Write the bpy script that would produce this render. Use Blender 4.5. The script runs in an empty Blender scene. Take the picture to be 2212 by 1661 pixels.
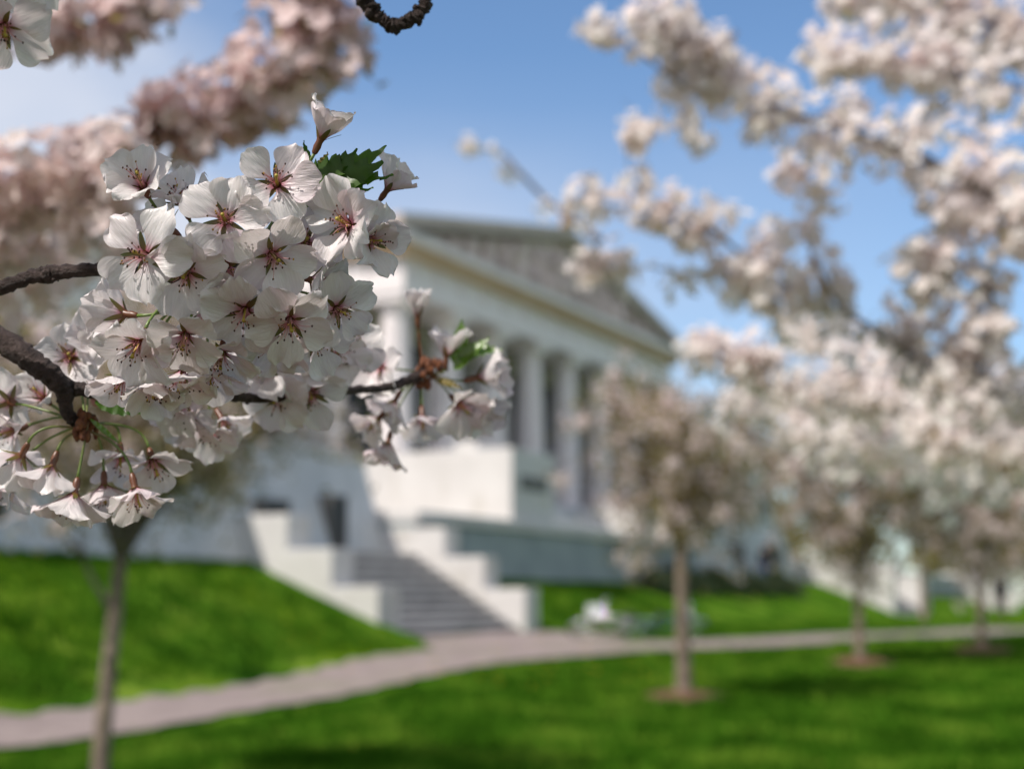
import bpy, math, random
import numpy as np
from mathutils import Vector, Matrix

random.seed(7)
rng = np.random.default_rng(11)
R = math.radians
scn = bpy.context.scene
COL = scn.collection

# ------------------------------------------------------------------ camera
W0, H0 = 2212.0, 1661.0            # photo measured at this size
FPX = 3073.0                       # focal length in those pixels (50 mm equivalent)
EYE = 1.6
HORIZON = 1290.0
PITCH = math.atan((HORIZON - H0 / 2) / FPX)
cp, sp = math.cos(PITCH), math.sin(PITCH)
FOCUS = 0.612

cam_d = bpy.data.cameras.new('camera')
cam = bpy.data.objects.new('camera', cam_d)
COL.objects.link(cam)
cam.location = (0, 0, EYE)
cam.rotation_euler = (math.pi / 2 + PITCH, 0, 0)
cam_d.sensor_width = 36
cam_d.lens = 36 * FPX / W0
cam_d.clip_start = 0.02
cam_d.clip_end = 6000
cam_d.dof.use_dof = True
cam_d.dof.focus_distance = FOCUS
cam_d.dof.aperture_fstop = 7.1
cam_d.dof.aperture_blades = 0
scn.camera = cam
FWD = Vector((0, cp, sp)); UPV = Vector((0, -sp, cp)); RT = Vector((1, 0, 0))


def ray(x, y):
    return FWD + RT * ((x - W0 / 2) / FPX) + UPV * ((H0 / 2 - y) / FPX)


def P(x, y, Y):
    d = ray(x, y)
    return Vector((0, 0, EYE)) + d * (Y / d.y)


def PD(x, y, d):
    return Vector((0, 0, EYE)) + ray(x, y) * d


def camvec(r, u, c):               # vector given along right / up / towards the camera
    return (RT * r + UPV * u - FWD * c).normalized()


# ------------------------------------------------------------------ helpers
def wmat(o):
    m = o.matrix_basis.copy()
    while o.parent:
        o = o.parent
        m = o.matrix_basis @ m
    return m


def tag(o, label=None, cat=None, group=None, kind=None):
    if label: o['label'] = label
    if cat: o['category'] = cat
    if group: o['group'] = group
    if kind: o['kind'] = kind
    return o


def empty(name, loc, label, cat, group=None):
    o = bpy.data.objects.new(name, None)
    COL.objects.link(o)
    o.location = loc
    o.empty_display_size = 0.05
    return tag(o, label, cat, group)


class MB:
    def __init__(self):
        self.v = []; self.f = []; self.uv = []; self.mi = []

    def add(self, verts, faces, uvs=None, mi=0):
        n = len(self.v)
        self.v.extend([tuple(p) for p in verts])
        self.f.extend([tuple(i + n for i in f) for f in faces])
        self.uv.extend(uvs if uvs is not None else [(0, 0)] * len(verts))
        self.mi.extend([mi] * len(faces))

    def hexa(self, c, mi=0):       # 4 bottom corners then 4 top corners
        self.add(c, [(0, 3, 2, 1), (4, 5, 6, 7), (0, 1, 5, 4), (1, 2, 6, 5), (2, 3, 7, 6), (3, 0, 4, 7)], None, mi)

    def tube(self, pts, rad, n=8, mi=0, cap=True, rough=0.0):
        pts = [Vector(p) for p in pts]
        if not hasattr(rad, '__len__'): rad = [rad] * len(pts)
        rings = []; vs = []; uvs = []
        up = Vector((0, 0, 1)); prev = None
        L = 0
        for i, p in enumerate(pts):
            t = (pts[min(i + 1, len(pts) - 1)] - pts[max(i - 1, 0)])
            t = t.normalized() if t.length > 1e-9 else Vector((0, 0, 1))
            if prev is None:
                a = t.cross(up)
                if a.length < 0.05: a = t.cross(Vector((1, 0, 0)))
                a.normalize()
            else:
                a = prev - t * prev.dot(t); a.normalize()
            prev = a
            b = t.cross(a)
            if i: L += (p - pts[i - 1]).length
            for k in range(n):
                th = 2 * math.pi * k / n
                rr = rad[i] * (1 + (random.uniform(-rough, rough) if rough else 0))
                vs.append(p + (a * math.cos(th) + b * math.sin(th)) * rr)
                uvs.append((k / n, L))
        fs = []
        for i in range(len(pts) - 1):
            for k in range(n):
                fs.append((i * n + k, i * n + (k + 1) % n, (i + 1) * n + (k + 1) % n, (i + 1) * n + k))
        if cap:
            fs.append(tuple(range(n - 1, -1, -1)))
            fs.append(tuple((len(pts) - 1) * n + k for k in range(n)))
        self.add(vs, fs, uvs, mi)

    def lathe(self, base, prof, n=20, axis=None, mi=0):
        vs = []; fs = []
        for (r, z) in prof:
            for k in range(n):
                th = 2 * math.pi * k / n
                vs.append(Vector(base) + Vector((r * math.cos(th), r * math.sin(th), z)))
        for i in range(len(prof) - 1):
            for k in range(n):
                fs.append((i * n + k, i * n + (k + 1) % n, (i + 1) * n + (k + 1) % n, (i + 1) * n + k))
        fs.append(tuple(range(n - 1, -1, -1)))
        fs.append(tuple((len(prof) - 1) * n + k for k in range(n)))
        self.add(vs, fs, None, mi)

    def blob(self, c, r, seg=8, rings=6, jit=0.0, mi=0):
        rx, ry, rz = r if hasattr(r, '__len__') else (r, r, r)
        vs = []; fs = []
        for i in range(rings + 1):
            ph = math.pi * i / rings
            for k in range(seg):
                th = 2 * math.pi * k / seg
                j = 1 + random.uniform(-jit, jit)
                vs.append((c[0] + rx * j * math.sin(ph) * math.cos(th), c[1] + ry * j * math.sin(ph) * math.sin(th), c[2] + rz * j * math.cos(ph)))
        for i in range(rings):
            for k in range(seg):
                fs.append((i * seg + k, (i + 1) * seg + k, (i + 1) * seg + (k + 1) % seg, i * seg + (k + 1) % seg))
        self.add(vs, fs, None, mi)

    def build(self, name, mats, parent=None, smooth=True, uv=False):
        return mesh_obj(name, self.v, self.f, mats, parent, smooth, self.uv if uv else None, self.mi)


def mesh_obj(name, verts, faces, mats, parent=None, smooth=True, uvs=None, mi=None):
    """verts are world coordinates; stored relative to the parent."""
    me = bpy.data.meshes.new(name)
    va = np.asarray([tuple(v) for v in verts], dtype=float) if not isinstance(verts, np.ndarray) else verts
    origin = None
    if parent is not None:
        inv = np.array(wmat(parent).inverted())
        va = va @ inv[:3, :3].T + inv[:3, 3]
    else:
        origin = np.array([(va[:, 0].min() + va[:, 0].max()) / 2, (va[:, 1].min() + va[:, 1].max()) / 2, va[:, 2].min()])
        va = va - origin
    if isinstance(faces, np.ndarray):
        nf, k = faces.shape
        me.vertices.add(len(va)); me.vertices.foreach_set('co', va.ravel())
        me.loops.add(nf * k); me.loops.foreach_set('vertex_index', faces.ravel().astype(np.int32))
        me.polygons.add(nf)
        me.polygons.foreach_set('loop_start', np.arange(0, nf * k, k, dtype=np.int32))
        me.update(calc_edges=True); me.validate()
    else:
        me.from_pydata([tuple(v) for v in va], [], faces)
        me.update()
    if not isinstance(mats, (list, tuple)): mats = [mats]
    for m in mats: me.materials.append(m)
    if mi is not None and len(mats) > 1:
        me.polygons.foreach_set('material_index', np.array(mi, dtype=np.int32))
    if uvs is not None:
        l = me.uv_layers.new(name='uv')
        idx = np.empty(len(me.loops), dtype=np.int32); me.loops.foreach_get('vertex_index', idx)
        l.data.foreach_set('uv', np.asarray(uvs, dtype=float)[idx].ravel())
    me.polygons.foreach_set('use_smooth', np.full(len(me.polygons), bool(smooth)))
    o = bpy.data.objects.new(name, me)
    COL.objects.link(o)
    if parent is not None: o.parent = parent
    else: o.location = origin
    return o


def bez(p0, p1, p2, n):
    return [p0 * (1 - t) ** 2 + p1 * (2 * t * (1 - t)) + p2 * t * t for t in [i / n for i in range(n + 1)]]


def spline(pts, n=6):              # Catmull-Rom through points
    pts = [Vector(p) for p in pts]
    q = [pts[0] * 2 - pts[1]] + pts + [pts[-1] * 2 - pts[-2]]
    out = []
    for i in range(1, len(q) - 2):
        for k in range(n):
            t = k / n
            a, b, c, d = q[i - 1], q[i], q[i + 1], q[i + 2]
            out.append(0.5 * ((2 * b) + (c - a) * t + (2 * a - 5 * b + 4 * c - d) * t * t + (3 * b - a - 3 * c + d) * t ** 3))
    out.append(pts[-1])
    return out


# ------------------------------------------------------------------ materials
def nodes(name):
    m = bpy.data.materials.new(name); m.use_nodes = True
    nt = m.node_tree
    for n in list(nt.nodes): nt.nodes.remove(n)
    out = nt.nodes.new('ShaderNodeOutputMaterial')
    return m, nt, out


def ramp(nt, src, stops):
    r = nt.nodes.new('ShaderNodeValToRGB')
    cr = r.color_ramp
    cr.elements[0].position = stops[0][0]; cr.elements[0].color = (*stops[0][1], 1)
    cr.elements[1].position = stops[-1][0]; cr.elements[1].color = (*stops[-1][1], 1)
    for p, c in stops[1:-1]:
        e = cr.elements.new(p); e.color = (*c, 1)
    nt.links.new(src, r.inputs['Fac'])
    return r.outputs['Color']


def noise(nt, scale, detail=4, rough=0.55, coord='Object', stretch=None):
    tc = nt.nodes.new('ShaderNodeTexCoord')
    n = nt.nodes.new('ShaderNodeTexNoise')
    n.inputs['Scale'].default_value = scale; n.inputs['Detail'].default_value = detail
    n.inputs['Roughness'].default_value = rough
    s = tc.outputs[coord]
    if stretch:
        mp = nt.nodes.new('ShaderNodeMapping'); mp.inputs['Scale'].default_value = stretch
        nt.links.new(s, mp.inputs['Vector']); s = mp.outputs['Vector']
    nt.links.new(s, n.inputs['Vector'])
    return n.outputs['Fac']


def mixc(nt, fac, a, b, mode='MIX'):
    mx = nt.nodes.new('ShaderNodeMix'); mx.data_type = 'RGBA'; mx.blend_type = mode
    for sock, val in ((mx.inputs['Factor'], fac), (mx.inputs['A'], a), (mx.inputs['B'], b)):
        if hasattr(val, 'links') or hasattr(val, 'is_linked'): nt.links.new(val, sock)
        elif isinstance(val, (int, float)): sock.default_value = val
        else: sock.default_value = (*val, 1)
    return mx.outputs['Result']


def principled(name, stops, scale=6, rough=0.7, bump=0.0, bscale=None, detail=5, metallic=0.0, spec=0.4, stretch=None, second=None):
    m, nt, out = nodes(name)
    b = nt.nodes.new('ShaderNodeBsdfPrincipled')
    f = noise(nt, scale, detail, stretch=stretch)
    c = ramp(nt, f, stops)
    if second:                     # (scale, colour, low, high): stains with a shape of their own
        f2 = noise(nt, second[0], 5, 0.6, stretch=second[4] if len(second) > 4 else None)
        r2 = ramp(nt, f2, [(second[2], (0, 0, 0)), (second[3], (1, 1, 1))])
        c = mixc(nt, r2, c, second[1])
    nt.links.new(c, b.inputs['Base Color'])
    b.inputs['Roughness'].default_value = rough
    b.inputs['Metallic'].default_value = metallic
    b.inputs['Specular IOR Level'].default_value = spec
    if bump:
        bp = nt.nodes.new('ShaderNodeBump'); bp.inputs['Strength'].default_value = bump
        bp.inputs['Distance'].default_value = 0.02
        nt.links.new(noise(nt, bscale or scale * 3, 6, 0.65, stretch=stretch), bp.inputs['Height'])
        nt.links.new(bp.outputs['Normal'], b.inputs['Normal'])
    nt.links.new(b.outputs['BSDF'], out.inputs['Surface'])
    return m


def translucent(name, color_fn, trans=0.4, tcol_gain=(1, 1, 1), gloss=0.06, rough=0.45, bump_fn=None):
    m, nt, out = nodes(name)
    c = color_fn(nt)
    d = nt.nodes.new('ShaderNodeBsdfDiffuse'); t = nt.nodes.new('ShaderNodeBsdfTranslucent')
    g = nt.nodes.new('ShaderNodeBsdfGlossy'); g.inputs['Roughness'].default_value = rough
    g.inputs['Color'].default_value = (0.9, 0.9, 0.9, 1)
    nt.links.new(c, d.inputs['Color'])
    tc = mixc(nt, 1.0, c, tcol_gain, 'MULTIPLY')
    nt.links.new(tc, t.inputs['Color'])
    m1 = nt.nodes.new('ShaderNodeMixShader'); m1.inputs[0].default_value = trans
    nt.links.new(d.outputs[0], m1.inputs[1]); nt.links.new(t.outputs[0], m1.inputs[2])
    m2 = nt.nodes.new('ShaderNodeMixShader'); m2.inputs[0].default_value = gloss
    nt.links.new(m1.outputs[0], m2.inputs[1]); nt.links.new(g.outputs[0], m2.inputs[2])
    if bump_fn:
        nrm = bump_fn(nt)
        for n in (d, t, g): nt.links.new(nrm, n.inputs['Normal'])
    nt.links.new(m2.outputs[0], out.inputs['Surface'])
    return m


def uvsplit(nt):
    u = nt.nodes.new('ShaderNodeUVMap'); u.uv_map = 'uv'
    s = nt.nodes.new('ShaderNodeSeparateXYZ')
    nt.links.new(u.outputs[0], s.inputs[0])
    return u, s


def petal_color(nt):
    u, s = uvsplit(nt)
    oi = nt.nodes.new('ShaderNodeObjectInfo')
    base = ramp(nt, oi.outputs['Random'], [(0.0, (0.85, 0.82, 0.82)), (0.8, (0.84, 0.79, 0.80)), (1.0, (0.83, 0.72, 0.76))])
    pk = ramp(nt, s.outputs['Y'], [(0.0, (0.62, 0.18, 0.28)), (0.08, (0.78, 0.46, 0.54)), (0.18, (0.92, 0.80, 0.84)), (0.40, (1, 1, 1))])
    c = mixc(nt, 1.0, base, pk, 'MULTIPLY')
    # fine radiating veins
    wv = nt.nodes.new('ShaderNodeTexNoise'); wv.inputs['Scale'].default_value = 1.0; wv.inputs['Detail'].default_value = 3
    mp = nt.nodes.new('ShaderNodeMapping'); mp.inputs['Scale'].default_value = (26, 1.6, 1)
    nt.links.new(u.outputs[0], mp.inputs['Vector']); nt.links.new(mp.outputs[0], wv.inputs['Vector'])
    vr = ramp(nt, wv.outputs['Fac'], [(0.35, (0.95, 0.93, 0.94)), (0.6, (1, 1, 1))])
    return mixc(nt, 1.0, c, vr, 'MULTIPLY')


def petal_bump(nt):
    u, s = uvsplit(nt)
    wv = nt.nodes.new('ShaderNodeTexNoise'); wv.inputs['Scale'].default_value = 1.0; wv.inputs['Detail'].default_value = 4
    mp = nt.nodes.new('ShaderNodeMapping'); mp.inputs['Scale'].default_value = (15, 2.5, 1)
    nt.links.new(u.outputs[0], mp.inputs['Vector']); nt.links.new(mp.outputs[0], wv.inputs['Vector'])
    b = nt.nodes.new('ShaderNodeBump'); b.inputs['Strength'].default_value = 0.6; b.inputs['Distance'].default_value = 0.0009
    nt.links.new(wv.outputs['Fac'], b.inputs['Height'])
    return b.outputs['Normal']


M = {}
M['petal'] = translucent('petal', petal_color, 0.36, (1.0, 0.98, 0.97), 0.05, 0.4, petal_bump)


def bgpetal_color(nt):
    f = noise(nt, 9.0, 3)
    return ramp(nt, f, [(0.3, (0.88, 0.79, 0.78)), (0.5, (0.91, 0.85, 0.83)), (0.7, (0.92, 0.88, 0.85))])


def bgpetal_dusk(nt):
    f = noise(nt, 3.0, 3)
    return ramp(nt, f, [(0.3, (0.74, 0.57, 0.57)), (0.5, (0.83, 0.70, 0.69)), (0.7, (0.87, 0.78, 0.75))])


M['petal_bg'] = translucent('petal_background', bgpetal_color, 0.5, (1, 0.96, 0.94), 0.0)
M['petal_pink'] = translucent('petal_pinker', bgpetal_dusk, 0.35, (1, 0.95, 0.92), 0.0)


def leaf_color(nt):
    f = noise(nt, 60, 3)
    return ramp(nt, f, [(0.3, (0.040, 0.095, 0.008)), (0.7, (0.080, 0.17, 0.014))])


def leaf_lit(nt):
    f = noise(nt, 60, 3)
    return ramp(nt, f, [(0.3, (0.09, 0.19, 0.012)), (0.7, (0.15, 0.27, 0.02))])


def bronze(nt):
    f = noise(nt, 2.2, 3)
    return ramp(nt, f, [(0.32, (0.22, 0.12, 0.06)), (0.5, (0.24, 0.19, 0.045)), (0.68, (0.27, 0.25, 0.035))])


def dkgreen(nt):
    f = noise(nt, 3, 3)
    return ramp(nt, f, [(0.3, (0.02, 0.035, 0.012)), (0.7, (0.045, 0.07, 0.02))])


M['leaf'] = translucent('leaf', leaf_color, 0.45, (1.5, 1.7, 0.7), 0.03, 0.4)
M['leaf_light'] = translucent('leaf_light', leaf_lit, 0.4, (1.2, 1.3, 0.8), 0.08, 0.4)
M['leaf_bronze'] = translucent('leaf_bronze', bronze, 0.4, (1.2, 1.2, 0.8), 0.03, 0.5)
M['hedge_leaf'] = translucent('hedge_leaf', dkgreen, 0.2, (1, 1.2, 0.8), 0.03, 0.5)


def sepal_col(nt):
    u, s = uvsplit(nt)
    return ramp(nt, s.outputs['Y'], [(0.0, (0.20, 0.035, 0.03)), (0.35, (0.16, 0.10, 0.025)), (1.0, (0.12, 0.15, 0.03))])


def stalk_col(nt):
    u, s = uvsplit(nt)
    return ramp(nt, s.outputs['Y'], [(0.0, (0.22, 0.10, 0.05)), (0.015, (0.14, 0.19, 0.04)), (0.05, (0.16, 0.24, 0.05))])


M['sepal'] = translucent('sepal', sepal_col, 0.25, (1.2, 1.2, 0.9), 0.06, 0.4)
M['stalk'] = translucent('stalk', stalk_col, 0.15, (1.1, 1.2, 0.9), 0.06, 0.4)
M['filament'] = principled('filament', [(0.3, (0.58, 0.20, 0.24)), (0.7, (0.66, 0.36, 0.34))], 200, 0.5)
M['anther'] = principled('anther', [(0.3, (0.035, 0.014, 0.014)), (0.52, (0.08, 0.03, 0.02)), (0.62, (0.45, 0.26, 0.04))], 260, 0.6)
M['pistil'] = principled('pistil', [(0.3, (0.45, 0.30, 0.04)), (0.7, (0.35, 0.33, 0.06))], 200, 0.5)
M['bark'] = principled('bark', [(0.25, (0.028, 0.017, 0.015)), (0.5, (0.070, 0.044, 0.039)), (0.75, (0.15, 0.105, 0.097))], 240, 0.65, 0.8, 420, stretch=(1, 1, 1))
M['scale'] = principled('bud_scale', [(0.3, (0.10, 0.025, 0.012)), (0.7, (0.25, 0.09, 0.03))], 300, 0.55, 0.4, 500)
M['trunk'] = principled('trunk_bark', [(0.3, (0.11, 0.08, 0.062)), (0.5, (0.22, 0.165, 0.125)), (0.7, (0.33, 0.25, 0.19))], 5, 0.85, 0.6, 30, stretch=(3, 3, 1))
M['limb'] = principled('limb_bark', [(0.3, (0.085, 0.065, 0.060)), (0.7, (0.18, 0.14, 0.13))], 20, 0.85, 0.5, 60)
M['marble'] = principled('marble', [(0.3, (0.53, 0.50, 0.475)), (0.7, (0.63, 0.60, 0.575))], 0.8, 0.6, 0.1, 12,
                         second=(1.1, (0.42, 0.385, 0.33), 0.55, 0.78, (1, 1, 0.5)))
M['marble_front_fill'] = principled('marble_front_fill', [(0.3, (0.72, 0.65, 0.64)), (0.7, (0.78, 0.715, 0.70))], 0.8, 0.6, 0.1, 12,  # paler, pinker marble copy: fill against shade and green lawn bounce put into colour
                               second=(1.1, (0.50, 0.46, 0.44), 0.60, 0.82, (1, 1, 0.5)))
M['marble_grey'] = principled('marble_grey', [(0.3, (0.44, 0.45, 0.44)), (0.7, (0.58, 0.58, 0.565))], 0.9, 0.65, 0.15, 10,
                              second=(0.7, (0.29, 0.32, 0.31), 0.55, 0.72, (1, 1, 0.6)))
M['marble_dark'] = principled('marble_shade', [(0.3, (0.25, 0.285, 0.29)), (0.7, (0.36, 0.39, 0.39))], 0.9, 0.7, 0.15, 10,  # dark bluish copy: shade on the terrace and garden walls put into the colour
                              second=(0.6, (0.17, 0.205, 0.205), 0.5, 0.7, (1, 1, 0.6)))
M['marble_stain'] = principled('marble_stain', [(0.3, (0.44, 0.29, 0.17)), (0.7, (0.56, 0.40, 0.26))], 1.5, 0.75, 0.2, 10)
M['relief'] = principled('relief_stone', [(0.3, (0.42, 0.33, 0.31)), (0.7, (0.80, 0.66, 0.63))], 1.4, 0.75, 0.3, 9)
M['cornice'] = principled('weathered_cornice', [(0.3, (0.42, 0.345, 0.31)), (0.7, (0.54, 0.45, 0.41))], 1.2, 0.75, 0.2, 9)
M['roof'] = principled('roof_sheet', [(0.3, (0.20, 0.18, 0.16)), (0.7, (0.28, 0.25, 0.23))], 0.8, 0.6, 0.1, 6)
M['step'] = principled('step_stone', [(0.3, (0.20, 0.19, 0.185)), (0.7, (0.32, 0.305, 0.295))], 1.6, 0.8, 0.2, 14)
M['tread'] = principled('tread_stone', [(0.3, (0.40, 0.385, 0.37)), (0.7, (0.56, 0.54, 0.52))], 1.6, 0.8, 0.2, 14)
M['glass'] = principled('dark_glass', [(0.3, (0.008, 0.008, 0.010)), (0.7, (0.018, 0.016, 0.016))], 0.8, 0.35, spec=0.25)
M['door'] = principled('bronze_door', [(0.3, (0.02, 0.015, 0.010)), (0.7, (0.05, 0.037, 0.024))], 0.8, 0.5)
M['frame'] = principled('window_frame', [(0.3, (0.10, 0.09, 0.08)), (0.7, (0.16, 0.15, 0.13))], 4, 0.6)
M['path'] = principled('path_asphalt', [(0.3, (0.20, 0.155, 0.14)), (0.5, (0.25, 0.195, 0.178)), (0.7, (0.30, 0.24, 0.215))], 3.5, 0.9, 0.3, 60,
                       second=(0.35, (0.20, 0.19, 0.12), 0.52, 0.72))
M['mulch'] = principled('mulch', [(0.3, (0.075, 0.032, 0.018)), (0.7, (0.20, 0.10, 0.06))], 18, 0.95, 0.8, 60)
M['dandelion'] = principled('dandelion', [(0.3, (0.65, 0.42, 0.02)), (0.7, (0.75, 0.52, 0.03))], 40, 0.8)
M['skin'] = principled('skin', [(0.3, (0.42, 0.25, 0.18)), (0.7, (0.50, 0.31, 0.23))], 20, 0.5)
M['hair_red'] = principled('hair_auburn', [(0.3, (0.16, 0.05, 0.02)), (0.7, (0.26, 0.09, 0.04))], 60, 0.5)
M['hair_dark'] = principled('hair_dark', [(0.3, (0.012, 0.008, 0.006)), (0.7, (0.03, 0.02, 0.015))], 60, 0.5)
M['cloth_black'] = principled('cloth_black', [(0.3, (0.010, 0.010, 0.013)), (0.7, (0.022, 0.022, 0.027))], 30, 0.9)
M['cloth_blue'] = principled('cloth_denim', [(0.3, (0.03, 0.06, 0.16)), (0.7, (0.055, 0.10, 0.24))], 30, 0.9)
M['cloth_white'] = principled('cloth_white', [(0.3, (0.72, 0.71, 0.69)), (0.7, (0.80, 0.79, 0.77))], 30, 0.9)
M['rubber'] = principled('rubber', [(0.3, (0.012, 0.012, 0.012)), (0.7, (0.03, 0.03, 0.03))], 30, 0.8)
M['chrome'] = principled('chrome', [(0.3, (0.75, 0.75, 0.76)), (0.7, (0.85, 0.85, 0.86))], 8, 0.13, metallic=1.0)
M['paint_blue'] = principled('paint_blue', [(0.3, (0.02, 0.07, 0.20)), (0.7, (0.03, 0.10, 0.27))], 8, 0.25, spec=0.6)
M['paint_white'] = principled('paint_white', [(0.3, (0.55, 0.55, 0.54)), (0.7, (0.62, 0.62, 0.61))], 8, 0.25, spec=0.6)


def grass_mat():
    m, nt, out = nodes('lawn_grass')
    b = nt.nodes.new('ShaderNodeBsdfPrincipled')
    f = noise(nt, 0.9, 6, 0.62)
    c = ramp(nt, f, [(0.34, (0.014, 0.048, 0.005)), (0.46, (0.050, 0.132, 0.010)), (0.55, (0.094, 0.205, 0.016)), (0.67, (0.23, 0.33, 0.045))])
    f2 = noise(nt, 14, 5, 0.7)
    c2 = ramp(nt, f2, [(0.3, (0.55, 0.6, 0.5)), (0.7, (1.2, 1.15, 1.1))])
    c = mixc(nt, 1.0, c, c2, 'MULTIPLY')
    f3 = noise(nt, 0.22, 4, 0.5)
    r3 = ramp(nt, f3, [(0.52, (0, 0, 0)), (0.74, (0.6, 0.6, 0.6))])
    c = mixc(nt, r3, c, (0.13, 0.20, 0.006))
    nt.links.new(c, b.inputs['Base Color'])
    b.inputs['Roughness'].default_value = 0.95
    b.inputs['Specular IOR Level'].default_value = 0.0
    bp = nt.nodes.new('ShaderNodeBump'); bp.inputs['Strength'].default_value = 0.9; bp.inputs['Distance'].default_value = 0.10
    nt.links.new(noise(nt, 6, 6, 0.75), bp.inputs['Height'])
    nt.links.new(bp.outputs['Normal'], b.inputs['Normal'])
    nt.links.new(b.outputs['BSDF'], out.inputs['Surface'])
    return m


M['grass'] = grass_mat()


def blade_col(nt):
    f = noise(nt, 1.1, 4)
    return ramp(nt, f, [(0.32, (0.025, 0.082, 0.005)), (0.5, (0.064, 0.166, 0.011)), (0.66, (0.165, 0.275, 0.028))])


M['blade'] = translucent('grass_blade', blade_col, 0.35, (1.1, 1.15, 0.8), 0.0, 0.5)

# ------------------------------------------------------------------ light
SUN_EL = R(51)
SH = Vector((-0.80, -0.60, 0)).normalized()
SDIR = Vector((SH.x * math.cos(SUN_EL), SH.y * math.cos(SUN_EL), math.sin(SUN_EL)))
sl = bpy.data.lights.new('sun', 'SUN'); sl.energy = 3.9; sl.angle = R(0.53); sl.color = (1.0, 0.94, 0.86)
so = bpy.data.objects.new('sun', sl); COL.objects.link(so)
so.rotation_euler = SDIR.to_track_quat('Z', 'Y').to_euler()
so.location = (-10, -5, 20)
w = bpy.data.worlds.new('World'); scn.world = w; w.use_nodes = True
nt = w.node_tree
for n in list(nt.nodes): nt.nodes.remove(n)
wo = nt.nodes.new('ShaderNodeOutputWorld'); bg = nt.nodes.new('ShaderNodeBackground')
sky = nt.nodes.new('ShaderNodeTexSky'); sky.sky_type = 'NISHITA'; sky.sun_disc = False
sky.sun_elevation = SUN_EL
sky.sun_rotation = math.atan2(SH.x, SH.y)
sky.air_density = 1.0; sky.dust_density = 0.3; sky.ozone_density = 3.2
tc = nt.nodes.new('ShaderNodeTexCoord')
mp = nt.nodes.new('ShaderNodeMapping'); mp.inputs['Scale'].default_value = (2.2, 2.2, 5.5)
mp.inputs['Location'].default_value = (0.35, 0.1, 0.0)
nt.links.new(tc.outputs['Generated'], mp.inputs['Vector'])
cn = nt.nodes.new('ShaderNodeTexNoise'); cn.inputs['Scale'].default_value = 1.25; cn.inputs['Detail'].default_value = 5
cn.inputs['Roughness'].default_value = 0.48
nt.links.new(mp.outputs['Vector'], cn.inputs['Vector'])
cr = ramp(nt, cn.outputs['Fac'], [(0.34, (0, 0, 0)), (0.58, (0.95, 0.95, 0.95))])
# thin cloud gathers towards the horizon
sx = nt.nodes.new('ShaderNodeSeparateXYZ'); nt.links.new(tc.outputs['Generated'], sx.inputs[0])
hz = ramp(nt, sx.outputs['Z'], [(0.20, (1, 1, 1)), (0.285, (0.62, 0.62, 0.62)), (0.335, (0.12, 0.12, 0.12)), (0.37, (0.02, 0.02, 0.02)), (0.42, (0.0, 0.0, 0.0))])
ax_ = nt.nodes.new('ShaderNodeMath'); ax_.operation = 'ADD'; ax_.inputs[1].default_value = 0.5
nt.links.new(sx.outputs['X'], ax_.inputs[0])
lx = ramp(nt, ax_.outputs[0], [(0.30, (1, 1, 1)), (0.46, (0.90, 0.90, 0.90)), (0.60, (0.45, 0.45, 0.45)), (0.85, (0.10, 0.10, 0.10))])
wob = nt.nodes.new('ShaderNodeMath'); wob.operation = 'MULTIPLY_ADD'; wob.inputs[1].default_value = -0.9
nt.links.new(cn.outputs['Fac'], wob.inputs[0]); nt.links.new(ax_.outputs[0], wob.inputs[2])
bank_left = ramp(nt, wob.outputs[0], [(0.0, (1, 1, 1)), (0.02, (0, 0, 0))])
br_ = bank_left.node.color_ramp; br_.interpolation = 'EASE'
wob2 = nt.nodes.new('ShaderNodeMath'); wob2.operation = 'ADD'; wob2.inputs[1].default_value = 0.45
nt.links.new(wob.outputs[0], wob2.inputs[0]); nt.links.new(wob2.outputs[0], bank_left.node.inputs['Fac'])
br_.elements[0].position = 0.24; br_.elements[1].position = 0.56
hz2 = ramp(nt, sx.outputs['Z'], [(0.33, (1, 1, 1)), (0.40, (0.75, 0.75, 0.75)), (0.47, (0.1, 0.1, 0.1))])
c_low = mixc(nt, 1.0, mixc(nt, 1.0, mixc(nt, 0.58, cr, (1, 1, 1)), hz, 'MULTIPLY'), lx, 'MULTIPLY')
c_left = mixc(nt, 1.0, mixc(nt, 1.0, mixc(nt, 0.65, cr, (1, 1, 1)), hz2, 'MULTIPLY'), bank_left, 'MULTIPLY')
cl = mixc(nt, 1.0, c_low, c_left, 'LIGHTEN')
ay_ = nt.nodes.new('ShaderNodeMath'); ay_.operation = 'ADD'; ay_.inputs[1].default_value = 0.5
nt.links.new(sx.outputs['Y'], ay_.inputs[0])
back = ramp(nt, ay_.outputs[0], [(0.35, (1, 1, 1)), (0.62, (0.75, 0.75, 0.75)), (1.0, (0, 0, 0))])
cn2 = nt.nodes.new('ShaderNodeTexNoise'); cn2.inputs['Scale'].default_value = 2.2; cn2.inputs['Detail'].default_value = 6
nt.links.new(tc.outputs['Generated'], cn2.inputs['Vector'])
cr2 = ramp(nt, cn2.outputs['Fac'], [(0.36, (0.1, 0.1, 0.1)), (0.56, (0.95, 0.95, 0.95))])
cl = mixc(nt, 1.0, cl, mixc(nt, 1.0, back, cr2, 'MULTIPLY'), 'LIGHTEN')
deep = mixc(nt, 1.0, sky.outputs['Color'], (0.84, 0.94, 1.0), 'MULTIPLY')
skyc = mixc(nt, cl, deep, (4.5, 4.75, 5.4))
nt.links.new(skyc, bg.inputs['Color'])
bg.inputs['Strength'].default_value = 0.125
nt.links.new(bg.outputs[0], wo.inputs['Surface'])
scn.view_settings.view_transform = 'Standard'
scn.view_settings.look = 'None'
scn.view_settings.exposure = 0.38
scn.view_settings.gamma = 1.0
scn.cycles.max_bounces = 8
scn.cycles.transparent_max_bounces = 4

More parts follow.
